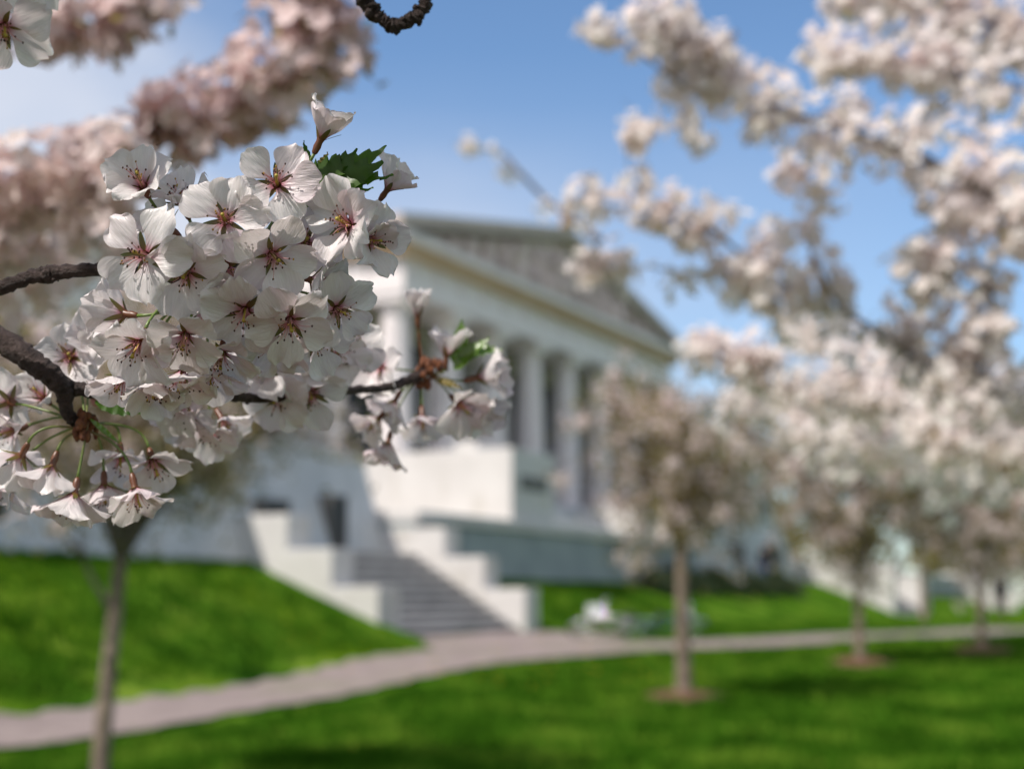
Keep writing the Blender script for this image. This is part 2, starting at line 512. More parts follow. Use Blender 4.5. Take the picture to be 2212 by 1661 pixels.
# ------------------------------------------------------------------ site frame: t along the facade (away), s out from it
AV = Vector((0.449, 0.893, 0)).normalized()
NV = Vector((0.893, -0.449, 0)).normalized()
B0 = Vector((-3.66, 44.0, EYE))


def B(t, s, z):
    return B0 + AV * t + NV * s + Vector((0, 0, z))


def ts(X, Y):
    dx, dy = X - B0.x, Y - B0.y
    return dx * AV.x + dy * AV.y, dx * NV.x + dy * NV.y


PROF = [(-60, -1.6), (0, -1.6), (8, -1.55), (12, -1.42), (18, -1.25), (24, -1.0), (28, -0.82), (34, -0.76), (45, -0.80), (60, -0.85), (90, -0.8), (200, -0.8), (5000, -0.8)]
PX = np.array([p[0] for p in PROF], float); PZ = np.array([p[1] for p in PROF], float)
MIR = 22.33


def sstep(x, a, b):
    q = np.clip((x - a) / (b - a), 0, 1)
    return q * q * (3 - 2 * q)


def ground(X, Y):
    X = np.asarray(X, float); Y = np.asarray(Y, float)
    base = np.interp(Y, PX, PZ)
    dx, dy = X - B0.x, Y - B0.y
    t = dx * AV.x + dy * AV.y; s = dx * NV.x + dy * NV.y
    # the stairs cut a gap through the bank
    cut = sstep(t, -14.3, -14.0) * (1 - sstep(t, -8.1, -7.9)) + sstep(t, 31.0, 31.3) * (1 - sstep(t, 39.1, 39.4)) + sstep(t, 61.8, 62.1) * (1 - sstep(t, 67.9, 68.2))
    bank = 0.72 - np.maximum(s - 5.1 - 0.087 * np.clip(-8.36 - t, 0, 30), 0) * 0.40
    k = 0.12
    far = 1 - sstep(np.abs(t - 8), 75, 95)
    bank = bank * far + (base - 1) * (1 - far)
    h = np.clip(0.5 + 0.5 * (bank - base) / k, 0, 1)
    zb = base * (1 - h) + bank * h + k * h * (1 - h)
    z = base * cut + zb * (1 - cut)
    z = z + 0.025 * np.sin(X * 0.9 + 1.3) * np.sin(Y * 0.7) * (1 - sstep(Y, 60, 100))
    return z + EYE


def gz(X, Y):
    return float(ground(X, Y))


# ------------------------------------------------------------------ terrain and path
xs = np.concatenate([[-3000, -800, -250, -110, -70], np.arange(-46, 60.1, 0.4), [75, 110, 250, 800, 3000]])
ys = np.concatenate([[-600, -120, -40, -15, -8, -4], np.arange(-2, 95.1, 0.4), [110, 140, 200, 350, 800, 2000, 4500]])
XX, YY = np.meshgrid(xs, ys)
ZZ = ground(XX, YY)
nv = np.stack([XX.ravel(), YY.ravel(), ZZ.ravel()], 1)
nx, ny = len(xs), len(ys)
ii, jj = np.meshgrid(np.arange(nx - 1), np.arange(ny - 1))
a = (jj * nx + ii).ravel()
fc = np.stack([a, a + 1, a + 1 + nx, a + nx], 1)
lawn = mesh_obj('lawn', nv, fc, M['grass'])
tag(lawn, kind='structure')


def strip(nodes_, dz, close=2.0):
    pts = spline([Vector((x, y, wd)) for x, y, wd in nodes_], 14)
    vs = []; fs = []
    nc = 7
    for i, p in enumerate(pts):
        q0, q1 = pts[max(i - 1, 0)], pts[min(i + 1, len(pts) - 1)]
        tx, ty = q1.x - q0.x, q1.y - q0.y
        L = math.hypot(tx, ty); nxv, nyv = -ty / L, tx / L
        for k in range(nc):
            o = (k / (nc - 1) * 2 - 1) * p.z + (0.06 * math.sin(i * 1.7 + k) if k in (0, nc - 1) else 0)
            X, Y = p.x + nxv * o, p.y + nyv * o
            vs.append((X, Y, gz(X, Y) + dz))
    for i in range(len(pts) - 1):
        for k in range(nc - 1):
            fs.append((i * nc + k, i * nc + k + 1, (i + 1) * nc + k + 1, (i + 1) * nc + k))
    return vs, fs


pm = MB()
v_, f_ = strip([(-16, 9.4, 0.75), (-9, 11.5, 0.75), (-5.1, 14.0, 0.80), (-3.5, 17.2, 0.86), (-2.25, 20.6, 0.95), (-0.9, 24.0, 1.15), (1.2, 25.8, 1.15), (4.0, 26.9, 1.0), (8.0, 30.0, 0.95), (13, 34.2, 0.95), (20, 38.4, 0.95), (34, 44, 0.95)], 0.035)
pm.add(v_, [f[::-1] for f in f_])
fA = B(-11.3, 8.7, 0)
v_, f_ = strip([(fA.x, fA.y, 2.7), (B(-11.4, 9.9, 0).x, B(-11.4, 9.9, 0).y, 2.3), (0.1, 25.4, 1.5)], 0.041)
pm.add(v_, [f[::-1] for f in f_])
path = pm.build('path', M['path'], None, True)
tag(path, kind='structure')


# grass blades near enough to matter, one mass
def grass_blades():
    n = 52000
    # density falls with distance; only where the photo looks
    Y = 10.5 + (rng.random(n) ** 1.35) * 34
    u = rng.uniform(-0.42, 0.44, n)
    X = u * Y
    keep = np.ones(n, bool)
    t = (X - B0.x) * AV.x + (Y - B0.y) * AV.y; s = (X - B0.x) * NV.x + (Y - B0.y) * NV.y
    keep &= s > 5.9
    keep &= ~((t > -15.2) & (t < -7.2) & (s < 10.5))
    pv = np.array([p[:2] for p in pm.v])
    # drop the ones on the path
    for i0 in range(0, n, 4000):
        d = np.min((X[i0:i0 + 4000, None] - pv[None, ::3, 0]) ** 2 + (Y[i0:i0 + 4000, None] - pv[None, ::3, 1]) ** 2, axis=1)
        keep[i0:i0 + 4000] &= d > 0.22
    X, Y = X[keep], Y[keep]; n = len(X)
    Z = ground(X, Y)
    clump = 0.5 + 0.5 * np.sin(X * 2.1 + 0.7 * np.sin(Y * 1.3)) * np.sin(Y * 1.7 + X * 0.4)
    h = (0.05 + 0.09 * clump * rng.random(n)) * (1 + 0.012 * (Y - 10))
    wd = 0.010 + 0.0007 * Y
    V = []; 
    for k in range(3):             # three blades to a tuft
        th = rng.uniform(0, 2 * np.pi, n); lean = rng.uniform(0.1, 0.7, n) * h
        dx, dy = np.cos(th), np.sin(th)
        ox = X + rng.normal(0, 0.03, n); oy = Y + rng.normal(0, 0.03, n)
        a = np.stack([ox - dy * wd, oy + dx * wd, Z - 0.01], 1)
        b = np.stack([ox + dy * wd, oy - dx * wd, Z - 0.01], 1)
        c = np.stack([ox + dx * lean, oy + dy * lean, Z + h], 1)
        V.append(np.stack([a, b, c], 1).reshape(-1, 3))
    V = np.concatenate(V)
    F = np.arange(len(V)).reshape(-1, 3)
    o = mesh_obj('grass', V, F, M['blade'], None, False)
    tag(o, 'short green spring grass growing over the lawn', 'grass', kind='stuff')


grass_blades()

db = MB()
for i in range(900):
    Y = 13 + random.random() ** 1.2 * 40
    X = random.uniform(-0.4, 0.42) * Y
    t, s = ts(X, Y)
    if s < 6 or (-15 < t < -7.5 and s < 11): continue
    if math.sin(X * 0.5 + 2) + math.sin(Y * 0.31 + X * 0.2) < 0.35: continue
    z = gz(X, Y) + 0.07
    r = random.uniform(0.016, 0.028)
    db.add([(X + r * math.cos(k * 1.047), Y + r * math.sin(k * 1.047), z + (0.012 if k == 6 else 0)) for k in range(6)] + [(X, Y, z + 0.012)], [(k, (k + 1) % 6, 6) for k in range(6)])
tag(db.build('dandelion_flowers', M['dandelion']), 'scattered yellow dandelion heads in the lawn', 'dandelions', kind='stuff')


# ------------------------------------------------------------------ the museum
def bbox(mb, t0, t1, s0, s1, z0, z1, batter=0.0, mi=0):
    mb.hexa([B(t0, s0, z0), B(t0, s1 + batter, z0), B(t1, s1 + batter, z0), B(t1, s0, z0),
             B(t0, s0, z1), B(t0, s1, z1), B(t1, s1, z1), B(t1, s0, z1)][0:8], mi)


def one_box(name, mat, parent, *a, **k):
    mb = MB(); bbox(mb, *a, **k)
    o = mb.build(name, mat, parent, False)
    bv = o.modifiers.new('edge', 'BEVEL'); bv.width = 0.025; bv.segments = 2; bv.limit_method = 'ANGLE'
    return o


mus = empty('museum_building', B(11.2, 0, 0.7), 'white marble museum with a columned portico and carved pediment', 'museum')
# stepped platform under the columns
mb = MB()
for k in range(3):
    bbox(mb, -1.5 + 0.35 * k, 23.8 - 0.35 * k, -2.0, 1.75 - 0.35 * k, (0.6 if k == 0 else 2.38 + 0.325 * k), 2.70 + 0.325 * k)
mb.build('platform', M['marble_front_fill'], mus, False)
SPC = 3.19
for i in range(8):
    c = B(SPC * i, 0, 3.35)
    mb = MB()
    n = 40; vs = []; fs = []; H = 5.5
    for r_ in range(9):
        q = r_ / 8
        rad = 0.575 - 0.135 * q - 0.02 * q * q + 0.018 * math.sin(math.pi * q)
        for k in range(n):
            rr = rad * (1.0 if k % 2 == 0 else 0.955)
            th = 2 * math.pi * k / n
            vs.append((c.x + rr * math.cos(th), c.y + rr * math.sin(th), c.z + H * q))
    for r_ in range(8):
        for k in range(n):
            fs.append((r_ * n + k, r_ * n + (k + 1) % n, (r_ + 1) * n + (k + 1) % n, (r_ + 1) * n + k))
    mb.add(vs, fs)
    col = mb.build('column', M['marble_front_fill'], mus, False)
    mb = MB()
    mb.lathe(c + Vector((0, 0, H)), [(0.43, 0), (0.46, 0.05), (0.60, 0.20), (0.64, 0.25)], 28)
    bbox(mb, SPC * i - 0.66, SPC * i + 0.66, -0.66, 0.66, 3.35 + H + 0.25, 3.35 + H + 0.5)
    mb.build('capital', M['marble_front_fill'], col, False)
# entablature
mb = MB()
bbox(mb, -0.72, 23.05, -0.70, 0.72, 9.35, 9.95)
bbox(mb, -0.66, 22.99, -0.64, 0.66, 9.95, 10.495)
for e in (-0.72, 21.6):
    bbox(mb, e, e + 1.45, -2.6, -0.703, 9.35, 10.495)
ent = mb.build('entablature', M['marble_front_fill'], mus, False)
for i in range(15):
    t = 1.595 * i
    mb = MB()
    for k in (-0.2, 0.0, 0.2):
        bbox(mb, t + k - 0.075, t + k + 0.075, 0.672, 0.72, 9.98, 10.48)
    bbox(mb, t - 0.28, t + 0.28, 0.67, 0.725, 10.482, 10.496)
    bbox(mb, t - 0.28, t + 0.28, 0.655, 0.671, 9.97, 10.481)
    mb.build('triglyph', M['marble_front_fill'], ent, False)
mb = MB()
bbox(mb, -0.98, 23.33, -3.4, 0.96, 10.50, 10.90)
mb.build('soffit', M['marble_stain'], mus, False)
mb = MB()
bbox(mb, -1.25, 23.6, -3.4, 1.12, 10.903, 11.17)
mb.build('cornice', M['marble_front_fill'], mus, False)
# pediment: tympanum wall, raking cornices, relief, ornament
TM = 11.17
mb = MB()
tp = [(-0.7, 11.2), (23.04, 11.2), (TM, 13.62)]
mb.add([B(t, 0.62, z) for t, z in tp] + [B(t, -0.6, z) for t, z in tp], [(0, 1, 2), (5, 4, 3), (0, 3, 4, 1), (1, 4, 5, 2), (2, 5, 3, 0)])
tym = mb.build('tympanum', M['relief'], mus, False)
for (ta, tb) in ((-1.45, TM), (23.79, TM)):
    za, zb = 11.21, 13.70
    mb = MB()
    th = 0.44
    mb.hexa([B(ta, -1.2, za), B(ta, 1.05, za), B(tb, 1.05, zb), B(tb, -1.2, zb),
             B(ta, -1.2, za + th), B(ta, 1.05, za + th), B(tb, 1.05, zb + th), B(tb, -1.2, zb + th)])
    mb.build('raking_cornice', M['cornice'], mus, False)
mb = MB()
random.seed(5)
for k in range(15):
    q = (k + 0.5) / 15
    t = 1.6 + q * 19.2
    hmax = (1 - abs(t - TM) / 11.9) * 2.30
    if hmax < 0.35: continue
    mb = MB()
    hh = hmax * random.uniform(0.82, 0.97)
    lean = random.uniform(-0.3, 0.3)
    c = B(t, 0.74, 11.2)
    for (fz, rw) in ((0.25, 0.42), (0.5, 0.33), (0.72, 0.36)):
        p = B(t + lean * fz, 0.74, 11.2 + hh * fz)
        mb.blob(p, (rw * 0.8, rw * 0.8, hh * 0.26), 8, 6, 0.12)
    p = B(t + lean, 0.80, 11.2 + hh * 0.92)
    mb.blob(p, min(0.17, hh * 0.15), 8, 6)
    mb.build('sculpted_figure', M['relief'], tym)
mb = MB()
mb.tube([B(TM, 0.9, 14.12), B(TM, 0.9, 14.5), B(TM, 0.9, 14.75), B(TM, 0.9, 15.1)], [0.34, 0.22, 0.30, 0.06], 8)
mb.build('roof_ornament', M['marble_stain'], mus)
mb = MB()
zz = [(-1.40, 11.73), (TM, 14.22), (23.74, 11.73)]
mb.add([B(t, -1.2, z) for t, z in zz] + [B(t, -15, z) for t, z in zz] + [B(-1.4, -1.2, 11.1), B(23.74, -1.2, 11.1), B(-1.4, -15, 11.1), B(23.74, -15, 11.1)],
       [(0, 1, 4, 3), (1, 2, 5, 4), (6, 7, 2, 1, 0), (8, 3, 4, 5, 9), (6, 0, 3, 8), (7, 9, 5, 2), (6, 8, 9, 7)])
mb.build('roof', M['roof'], mus, False)
# porch back wall with tall bronze doors between the columns
mb = MB()
bbox(mb, -0.9, 23.24, -3.2, -2.62, 0.6, 10.6)
mb.build('porch_wall', M['marble_front_fill'], mus, False)
for e in (-0.95, 22.4):
    one_box('corner_pier', M['marble'], mus, e, e + 0.85, -2.6, -1.75, 3.34, 9.34)
for i in range(7):
    t0 = SPC * i + 0.42; t1 = SPC * (i + 1) - 0.42
    mb = MB(); bbox(mb, t0, t1, -2.62, -2.52, 3.35, 8.9)
    d = mb.build('bronze_door', M['door'], mus, False)
    mb = MB()
    for k in range(2):
        ta = t0 + 0.12 + k * (t1 - t0 - 0.1) / 2; tb = ta + (t1 - t0 - 0.38) / 2
        bbox(mb, ta, tb, -2.52, -2.50, 3.6, 8.7)
    mb.build('pane', M['glass'], d, False)


def window(parent, t, s, z0, z1, wd, slope=0.0, arch=False):
    """sunk dark opening with a frame standing a little proud of the wall"""
    mb = MB(); fr = 0.06 if z1 < 3 else 0.09
    so = lambda z: s + slope * (z1 - z)
    for (ta, tb, za, zb) in ((t - wd / 2 - fr, t - wd / 2, z0, z1), (t + wd / 2, t + wd / 2 + fr, z0, z1), (t - wd / 2 - fr, t + wd / 2 + fr, z1, z1 + fr), (t - wd / 2 - fr, t + wd / 2 + fr, z0 - fr, z0)):
        sa, sb = so(za), so(zb)
        mb.hexa([B(ta, sa - 0.3, za), B(ta, sa + 0.04, za), B(tb, sa + 0.04, za), B(tb, sa - 0.3, za),
                 B(ta, sb - 0.3, zb), B(ta, sb + 0.04, zb), B(tb, sb + 0.04, zb), B(tb, sb - 0.3, zb)])
    wo_ = mb.build('window', M['frame'], parent, False)
    mb = MB(); sa, sb = so(z0), so(z1)
    a_ = t - wd / 2 + 0.002; b_ = t + wd / 2 - 0.002
    mb.hexa([B(a_, sa - 0.3, z0), B(a_, sa + 0.015, z0), B(b_, sa + 0.015, z0), B(b_, sa - 0.3, z0),
             B(a_, sb - 0.3, z1), B(a_, sb + 0.015, z1), B(b_, sb + 0.015, z1), B(b_, sb - 0.3, z1)])
    if arch:
        n = 10
        vs = [B(t + wd / 2 * math.cos(math.pi * k / n), sb + 0.02, z1 + wd / 2 * math.sin(math.pi * k / n)) for k in range(n + 1)]
        vs2 = [v - NV * 0.3 for v in vs]
        mb.add(vs + vs2, [tuple(range(n + 1)), tuple(range(2 * n + 1, n, -1))] + [(k, k + n + 1, k + n + 2, k + 1) for k in range(n)])
    mb.build('pane', M['glass'], wo_, False)


# wings
for (t0, t1) in ((-34, -1.0), (23.3, 52)):
    one_box('wing_wall', M['marble_grey'], mus, t0, t1, -16, -3.25, 0.6, 9.2)
    one_box('wing_cornice', M['marble'], mus, t0 - 0.3, t1 + 0.3 if t0 > 0 else t1, -16.3, -2.9, 9.203, 9.75)
    n = int((t1 - t0) / 3.2)
    for k in range(n):
        tt = t0 + (t1 - t0) * (k + 0.5) / n
        window(mus, tt, -3.25, 4.3, 6.8, 1.25)

# basement walls left and right of the terrace
for (t0, t1, zt, wins, lab) in ((-34, -8.38, 3.2, [(-10.75, 1.15, 2.22, 0.52, False), (-13.45, 1.15, 1.95, 0.85, False), (-18.5, 1.25, 2.3, 1.0, False), (-22, 1.25, 2.3, 1.0, False), (-25.5, 1.25, 2.3, 1.0, False)],
                                 'grey sloping basement wall behind the nearer staircase, with small dark windows'),
                                (12.0, 26.2, 3.3, [(18.4, 1.3, 2.1, 1.1, False), (23.3, 0.62, 1.5, 1.8, True)],
                                 'grey basement wall with an arched doorway, behind the farther trees')):
    bw = empty('basement_wall', B((t0 + t1) / 2, 5.2, 0.6), lab, 'wall')
    if t0 < 0: slope, sf, tr_ = 0.31, 5.08, 0.087          # batter, foot, turn in plan
    else: slope, sf, tr_ = 0.22, 5.3, 0.0
    foot = lambda t: sf + tr_ * (t1 - t)
    s_at = lambda t, z: foot(t) - slope * (z - 0.6)
    mb = MB()
    mb.hexa([B(t0, -3.2, 0.2), B(t0, s_at(t0, 0.2), 0.2), B(t1, s_at(t1, 0.2), 0.2), B(t1, -3.2, 0.2),
             B(t0, -3.2, zt), B(t0, s_at(t0, zt), zt), B(t1, s_at(t1, zt), zt), B(t1, -3.2, zt)])
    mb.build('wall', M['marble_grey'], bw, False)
    mb = MB()
    mb.hexa([B(t0, s_at(t0, zt) - 0.5, zt + 0.003), B(t0, s_at(t0, zt) + 0.06, zt + 0.003), B(t1, s_at(t1, zt) + 0.06, zt + 0.003), B(t1, s_at(t1, zt) - 0.5, zt + 0.003),
             B(t0, s_at(t0, zt) - 0.5, zt + 0.2), B(t0, s_at(t0, zt) + 0.06, zt + 0.2), B(t1, s_at(t1, zt) + 0.06, zt + 0.2), B(t1, s_at(t1, zt) - 0.5, zt + 0.2)])
    mb.build('coping', M['marble_grey'], bw, False)
    for (t, z0, z1, wd, ar) in wins:
        window(bw, t, s_at(t, z0) + 0.01, z0, z1, wd, 0.0, ar)

# lower terrace with coping, stair block, central steps
ter = empty('terrace', B(2, 5.7, 0.5), 'stone terrace below the columns, dark shaded front under a pale coping', 'terrace')
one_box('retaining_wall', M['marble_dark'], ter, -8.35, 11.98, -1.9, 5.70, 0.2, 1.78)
one_box('coping', M['marble'], ter, -8.38, 11.98, -1.9, 5.82, 1.783, 2.06)
for k in range(5):
    pass
mb = MB()
for k in range(5):
    bbox(mb, -0.15, 22.5, 1.80, 4.6 - 0.5 * k, 2.063 + 0.215 * k, 2.063 + 0.215 * (k + 1) - 0.003)
mb.build('steps', M['marble_grey'], ter, False)
sb = one_box('stair_block', M['marble'], ter, -3.0, -0.2, 0.8, 5.6, 2.063, 4.07)
one_box('cap_block', M['marble'], sb, -2.5, -1.6, 3.55, 4.25, 4.073, 4.36)
one_box('panel', M['frame'], sb, -2.5, -0.75, 5.6, 5.63, 2.95, 3.35)
one_box('stair_block', M['marble'], ter, 6.4, 7.4, 3.5, 5.78, 2.063, 3.0)
one_box('pedestal', M['marble'], ter, 9.2, 10.3, 4.7, 5.6, 2.063, 3.65)


# outer staircases
def staircase(tn, tf, label, sA=4.8, stretch=1.0, sl=None, tops=(1.62, 0.93, 0.20)):
    st = empty('staircase', B((tn + tf) / 2, 7.0, -0.8), label, 'staircase', 'outer staircases of the museum')
    n = 11
    s0, s1 = 5.55, 8.75
    rise = 2.0 / n
    mb = MB(); md = MB()
    for k in range(n):
        sa = s1 - (s1 - s0) * k / n
        z0 = -0.97 + rise * k
        bbox(mb, tn + 0.80, tf - 0.003, s0 - 0.6, sa - 0.05, z0 - (0 if k else 0.4), z0 + rise - 0.062)
        bbox(md, tn + 0.803, tf - 0.006, s0 - 0.6, sa, z0 + rise - 0.06, z0 + rise - 0.004)
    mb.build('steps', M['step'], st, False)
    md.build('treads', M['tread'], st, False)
    for t0, t1 in ((tn, tn + 0.79), (tf, tf + 0.72)):
        mb = MB()
        sl = sl or [sA, 6.55, 7.6 * stretch, 8.66 * stretch]
        prof = [(sl[0], -1.3), (sl[3], -1.3), (sl[3], tops[2]), (sl[2], tops[2]), (sl[2], tops[1]), (sl[1], tops[1]), (sl[1], tops[0]), (sl[0], tops[0])]
        N = len(prof)
        vs = [B(t0, s, z) for s, z in prof] + [B(t1, s, z) for s, z in prof]
        mb.add(vs, [tuple(range(N)), tuple(range(2 * N - 1, N - 1, -1))] + [(k, k + N, (k + 1) % N + N, (k + 1) % N) for k in range(N)])
        o = mb.build('cheek_wall', M['marble'], st, False)
        bv = o.modifiers.new('edge', 'BEVEL'); bv.width = 0.03; bv.segments = 2


staircase(-14.66, -8.4, 'nearer grey stone staircase between stepped white cheek walls')
staircase(30.7, 38.9, 'farther stone staircase whose tall white cheek wall stands behind the second tree', 3.6, sl=[3.6, 6.3, 7.2, 8.7], tops=(1.75, 1.70, 1.15))
staircase(61.5, 67.7, 'farthest staircase, its white cheek wall stepping down towards the right edge', 5.4, 1.18)
gw = empty('garden_wall', B(50, 6.6, 0), 'low dark grey wall with pale coping between the two farther staircases', 'wall')
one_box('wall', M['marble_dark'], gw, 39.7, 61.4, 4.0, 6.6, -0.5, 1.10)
one_box('coping', M['marble'], gw, 39.7, 61.4, 3.9, 6.7, 1.103, 1.38)


# ------------------------------------------------------------------ blossoms for the trees behind
def make_tmpl(pet, cup=0.35):
    V = []; F = []
    for k in range(5):
        th = 2 * math.pi * k / 5
        c, s = math.cos(th), math.sin(th)
        pts = [(0.05, 0.0, 0.0), (0.55, -0.42, 0.55 * cup), (1.0, -0.18, 1.0 * cup), (1.0, 0.18, 1.0 * cup), (0.55, 0.42, 0.55 * cup)]
        n = len(V)
        V += [(x * c - y * s, x * s + y * c, z) for x, y, z in pts]
        F.append(tuple(range(n, n + 5)))
    return np.array(V), np.array(F)


TV, TF = make_tmpl(5)


def frames_from(nrm):
    n = nrm / np.linalg.norm(nrm, axis=1, keepdims=True)
    ref = np.where(np.abs(n[:, 2:3]) > 0.9, np.array([[1.0, 0, 0]]), np.array([[0, 0, 1.0]]))
    a = np.cross(ref, n); a /= np.linalg.norm(a, axis=1, keepdims=True)
    b = np.cross(n, a)
    th = rng.uniform(0, 2 * np.pi, len(n))[:, None]
    a2 = a * np.cos(th) + b * np.sin(th); b2 = np.cross(n, a2)
    return np.stack([a2, b2, n], 2)       # columns


def scatter(tv, tf, pos, nrm, size):
    Fm = frames_from(nrm)
    V = np.einsum('nij,kj->nki', Fm, tv) * size[:, None, None] + pos[:, None, :]
    F = tf[None] + (np.arange(len(pos)) * len(tv))[:, None, None]
    return V.reshape(-1, 3), F.reshape(-1, tf.shape[1])


LV = np.array([(0, 0, 0), (0.45, -0.22, 0.06), (1, 0, -0.05), (0.45, 0.22, 0.06)], float)
LF = np.array([(0, 1, 2, 3)])


def rand_dirs(n):
    v = rng.normal(0, 1, (n, 3))
    return v / np.linalg.norm(v, axis=1, keepdims=True)


def pompoms(centres, per, rad, fsize):
    """flower positions and facings for a list of pompom centres"""
    C = np.repeat(np.asarray(centres), per, axis=0)
    D = rand_dirs(len(C))
    r = rad * rng.uniform(0.55, 1.1, len(C))[:, None]
    pos = C + D * r
    nrm = D + rng.normal(0, 0.35, D.shape) + 0.55 * np.array(tuple(SDIR))
    size = fsize * rng.uniform(0.8, 1.15, len(C))
    return pos, nrm, size


def crown_tree(name, base, fork_h, centre, radii, label, n_twigs, clumps, per, fsize, leaf_n, leaf_size, r0, seed, group, mat='petal_bg', lean=(0, 0), prad=0.06, mulch=0.0, leafmat='leaf_bronze', hollow=0.35):
    global rng
    rng = np.random.default_rng(seed); random.seed(seed)
    base = Vector(base); centre = Vector(centre)
    tr = empty(name, base, label, 'tree', group)
    fork = base + Vector((lean[0], lean[1], fork_h))
    mb = MB()
    pts = spline([base - Vector((0, 0, 0.05)), base.lerp(fork, 0.35) + Vector((lean[0] * -0.05, 0, 0)), base.lerp(fork, 0.7), fork], 5)
    rad = [r0 * (1.28 if i == 0 else 1.0) * (1 - 0.35 * i / len(pts)) for i in range(len(pts))]
    mb.tube(pts, rad, 12, rough=0.05)
    trunk = mb.build('trunk', M['trunk'], tr)
    mb = MB()
    tips = []
    nl = 7
    for k in range(nl):
        th = 2 * math.pi * (k + random.uniform(-0.3, 0.3)) / nl
        el = random.uniform(0.15, 0.9)
        rr = random.uniform(0.65, 0.95)
        e = centre + Vector((math.cos(th) * radii[0] * rr * math.cos(el), math.sin(th) * radii[1] * rr * math.cos(el), radii[2] * rr * math.sin(el)))
        mid = fork.lerp(e, 0.45) + Vector((random.uniform(-.1, .1), random.uniform(-.1, .1), 0.22 * radii[2]))
        lp = bez(fork - Vector((0, 0, 0.05)), mid, e, 10)
        mb.tube(lp, [r0 * 0.36 * (1 - 0.8 * i / 10) + 0.006 for i in range(11)], 7)
        nt_ = n_twigs // nl
        for j in range(nt_):
            st = lp[random.randint(2, 9)]
            d = Vector(rand_dirs(1)[0]); d = (d + (st - centre).normalized() * 0.4)
            lump = 1 + 0.28 * math.sin(3.1 * math.atan2(d.y, d.x) + seed) * math.cos(2.3 * d.z + seed) + random.uniform(-0.1, 0.12)
            d = d * lump
            e2 = centre + Vector((d.x * radii[0], d.y * radii[1], d.z * radii[2])) * random.uniform(0.7, 1.05) * lump / max(d.length, 0.8)
            m2 = st.lerp(e2, 0.5) + Vector((random.uniform(-.15, .15), random.uniform(-.15, .15), random.uniform(0, .2)))
            tp = bez(st, m2, e2, 5)
            mb.tube(tp, [r0 * 0.13 * (1 - 0.7 * i / 5) + 0.003 for i in range(6)], 5)
            for _ in range(clumps):
                q = random.uniform(hollow, 1.0) * 5
                i0 = min(int(q), 4)
                tips.append(tp[i0].lerp(tp[i0 + 1], q - i0) + Vector(rng.normal(0, prad * 0.5, 3)))
    mb.build('limbs', M['limb'], tr)
    C = np.array([tuple(v) for v in tips])
    pos, nrm, size = pompoms(C, per, prad, fsize)
    V, F = scatter(TV, TF, pos, nrm, size)
    mesh_obj('crown', V, F, M[mat], tr, True)
    if leaf_n:
        idx = rng.integers(0, len(C), leaf_n)
        lp = C[idx] + rng.normal(0, prad * 1.3, (leaf_n, 3))
        V, F = scatter(LV, LF, lp, rand_dirs(leaf_n), leaf_size * rng.uniform(0.6, 1.3, leaf_n))
        mesh_obj('leaves', V, F, M[leafmat], tr, False)
    return tr


def mulch_ring(x, y, r, label):
    mb = MB(); n = 40; rings = 4
    vs = [(x, y, gz(x, y) + 0.10)]; fs = []
    for j in range(1, rings + 1):
        for k in range(n):
            th = 2 * math.pi * k / n
            rr = r * j / rings * (1 + 0.16 * math.sin(3 * th + 1) + 0.1 * math.sin(7 * th) + random.uniform(-0.10, 0.10))
            X, Y = x + rr * math.cos(th), y + rr * math.sin(th)
            vs.append((X, Y, gz(X, Y) + (0.10 * (1 - (j / rings) ** 2) + 0.012 + random.uniform(0, 0.012) if j < rings else -0.03)))
    for k in range(n):
        fs.append((0, 1 + k, 1 + (k + 1) % n))
        for j in range(rings - 1):
            a = 1 + j * n
            fs.append((a + k, a + n + k, a + n + (k + 1) % n, a + (k + 1) % n))
    mb.add(vs, fs)
    tag(mb.build('mulch_bed', M['mulch']), label, 'mulch bed', 'mulch beds under the trees')


GR = 'young cherry trees on the lawn'


def lawn_tree(px, Y, cx, cy, rx, rz, fork_y, label, seed, r0, mul=None, **kw):
    X = (px - W0 / 2) / FPX * Y
    b = Vector((X, Y, gz(X, Y)))
    # depth along the view is close to Y for these
    c = P(cx, cy, Y); c = Vector((c.x, Y, c.z))
    s = Y / FPX
    fk = P(px, fork_y, Y).z - b.z
    t = crown_tree('cherry_tree', b, fk, c, (rx * s * 1.16, (rx + rz) / 2 * s * 1.16, rz * s * 1.16), label, seed=seed, r0=r0, group=GR, **kw)
    if mul: mulch_ring(X, Y, 0.55, mul)
    return t


lawn_tree(238, 11.0, 350, 850, 400, 270, 1200, 'slender young cherry tree with bare forked trunk, nearest on the left by the path', 21, 0.072,
          n_twigs=168, clumps=7, per=12, fsize=0.022, leaf_n=9000, leaf_size=0.075, hollow=0.15, mat='petal_pink', lean=(0.10, 0), prad=0.085)
def bare_limbs(tr):
    mb = MB()
    for pts in ([(246, 1330, 11.0), (225, 1290, 10.95), (200, 1250, 10.9), (178, 1195, 10.85), (170, 1130, 10.8)], [(262, 1210, 11.0), (285, 1165, 11.0), (300, 1110, 11.0), (310, 1040, 11.0)],
                [(262, 1215, 11.0), (245, 1160, 11.1), (225, 1110, 11.2), (190, 1050, 11.2)], [(178, 1200, 10.86), (150, 1170, 10.8), (120, 1150, 10.8)]):
        p = spline([P(*q) for q in pts], 5)
        mb.tube(p, [0.028 * (1 - 0.75 * i / (len(p) - 1)) for i in range(len(p))], 7, rough=0.06)
    mb.build('bare_limbs', M['limb'], tr)


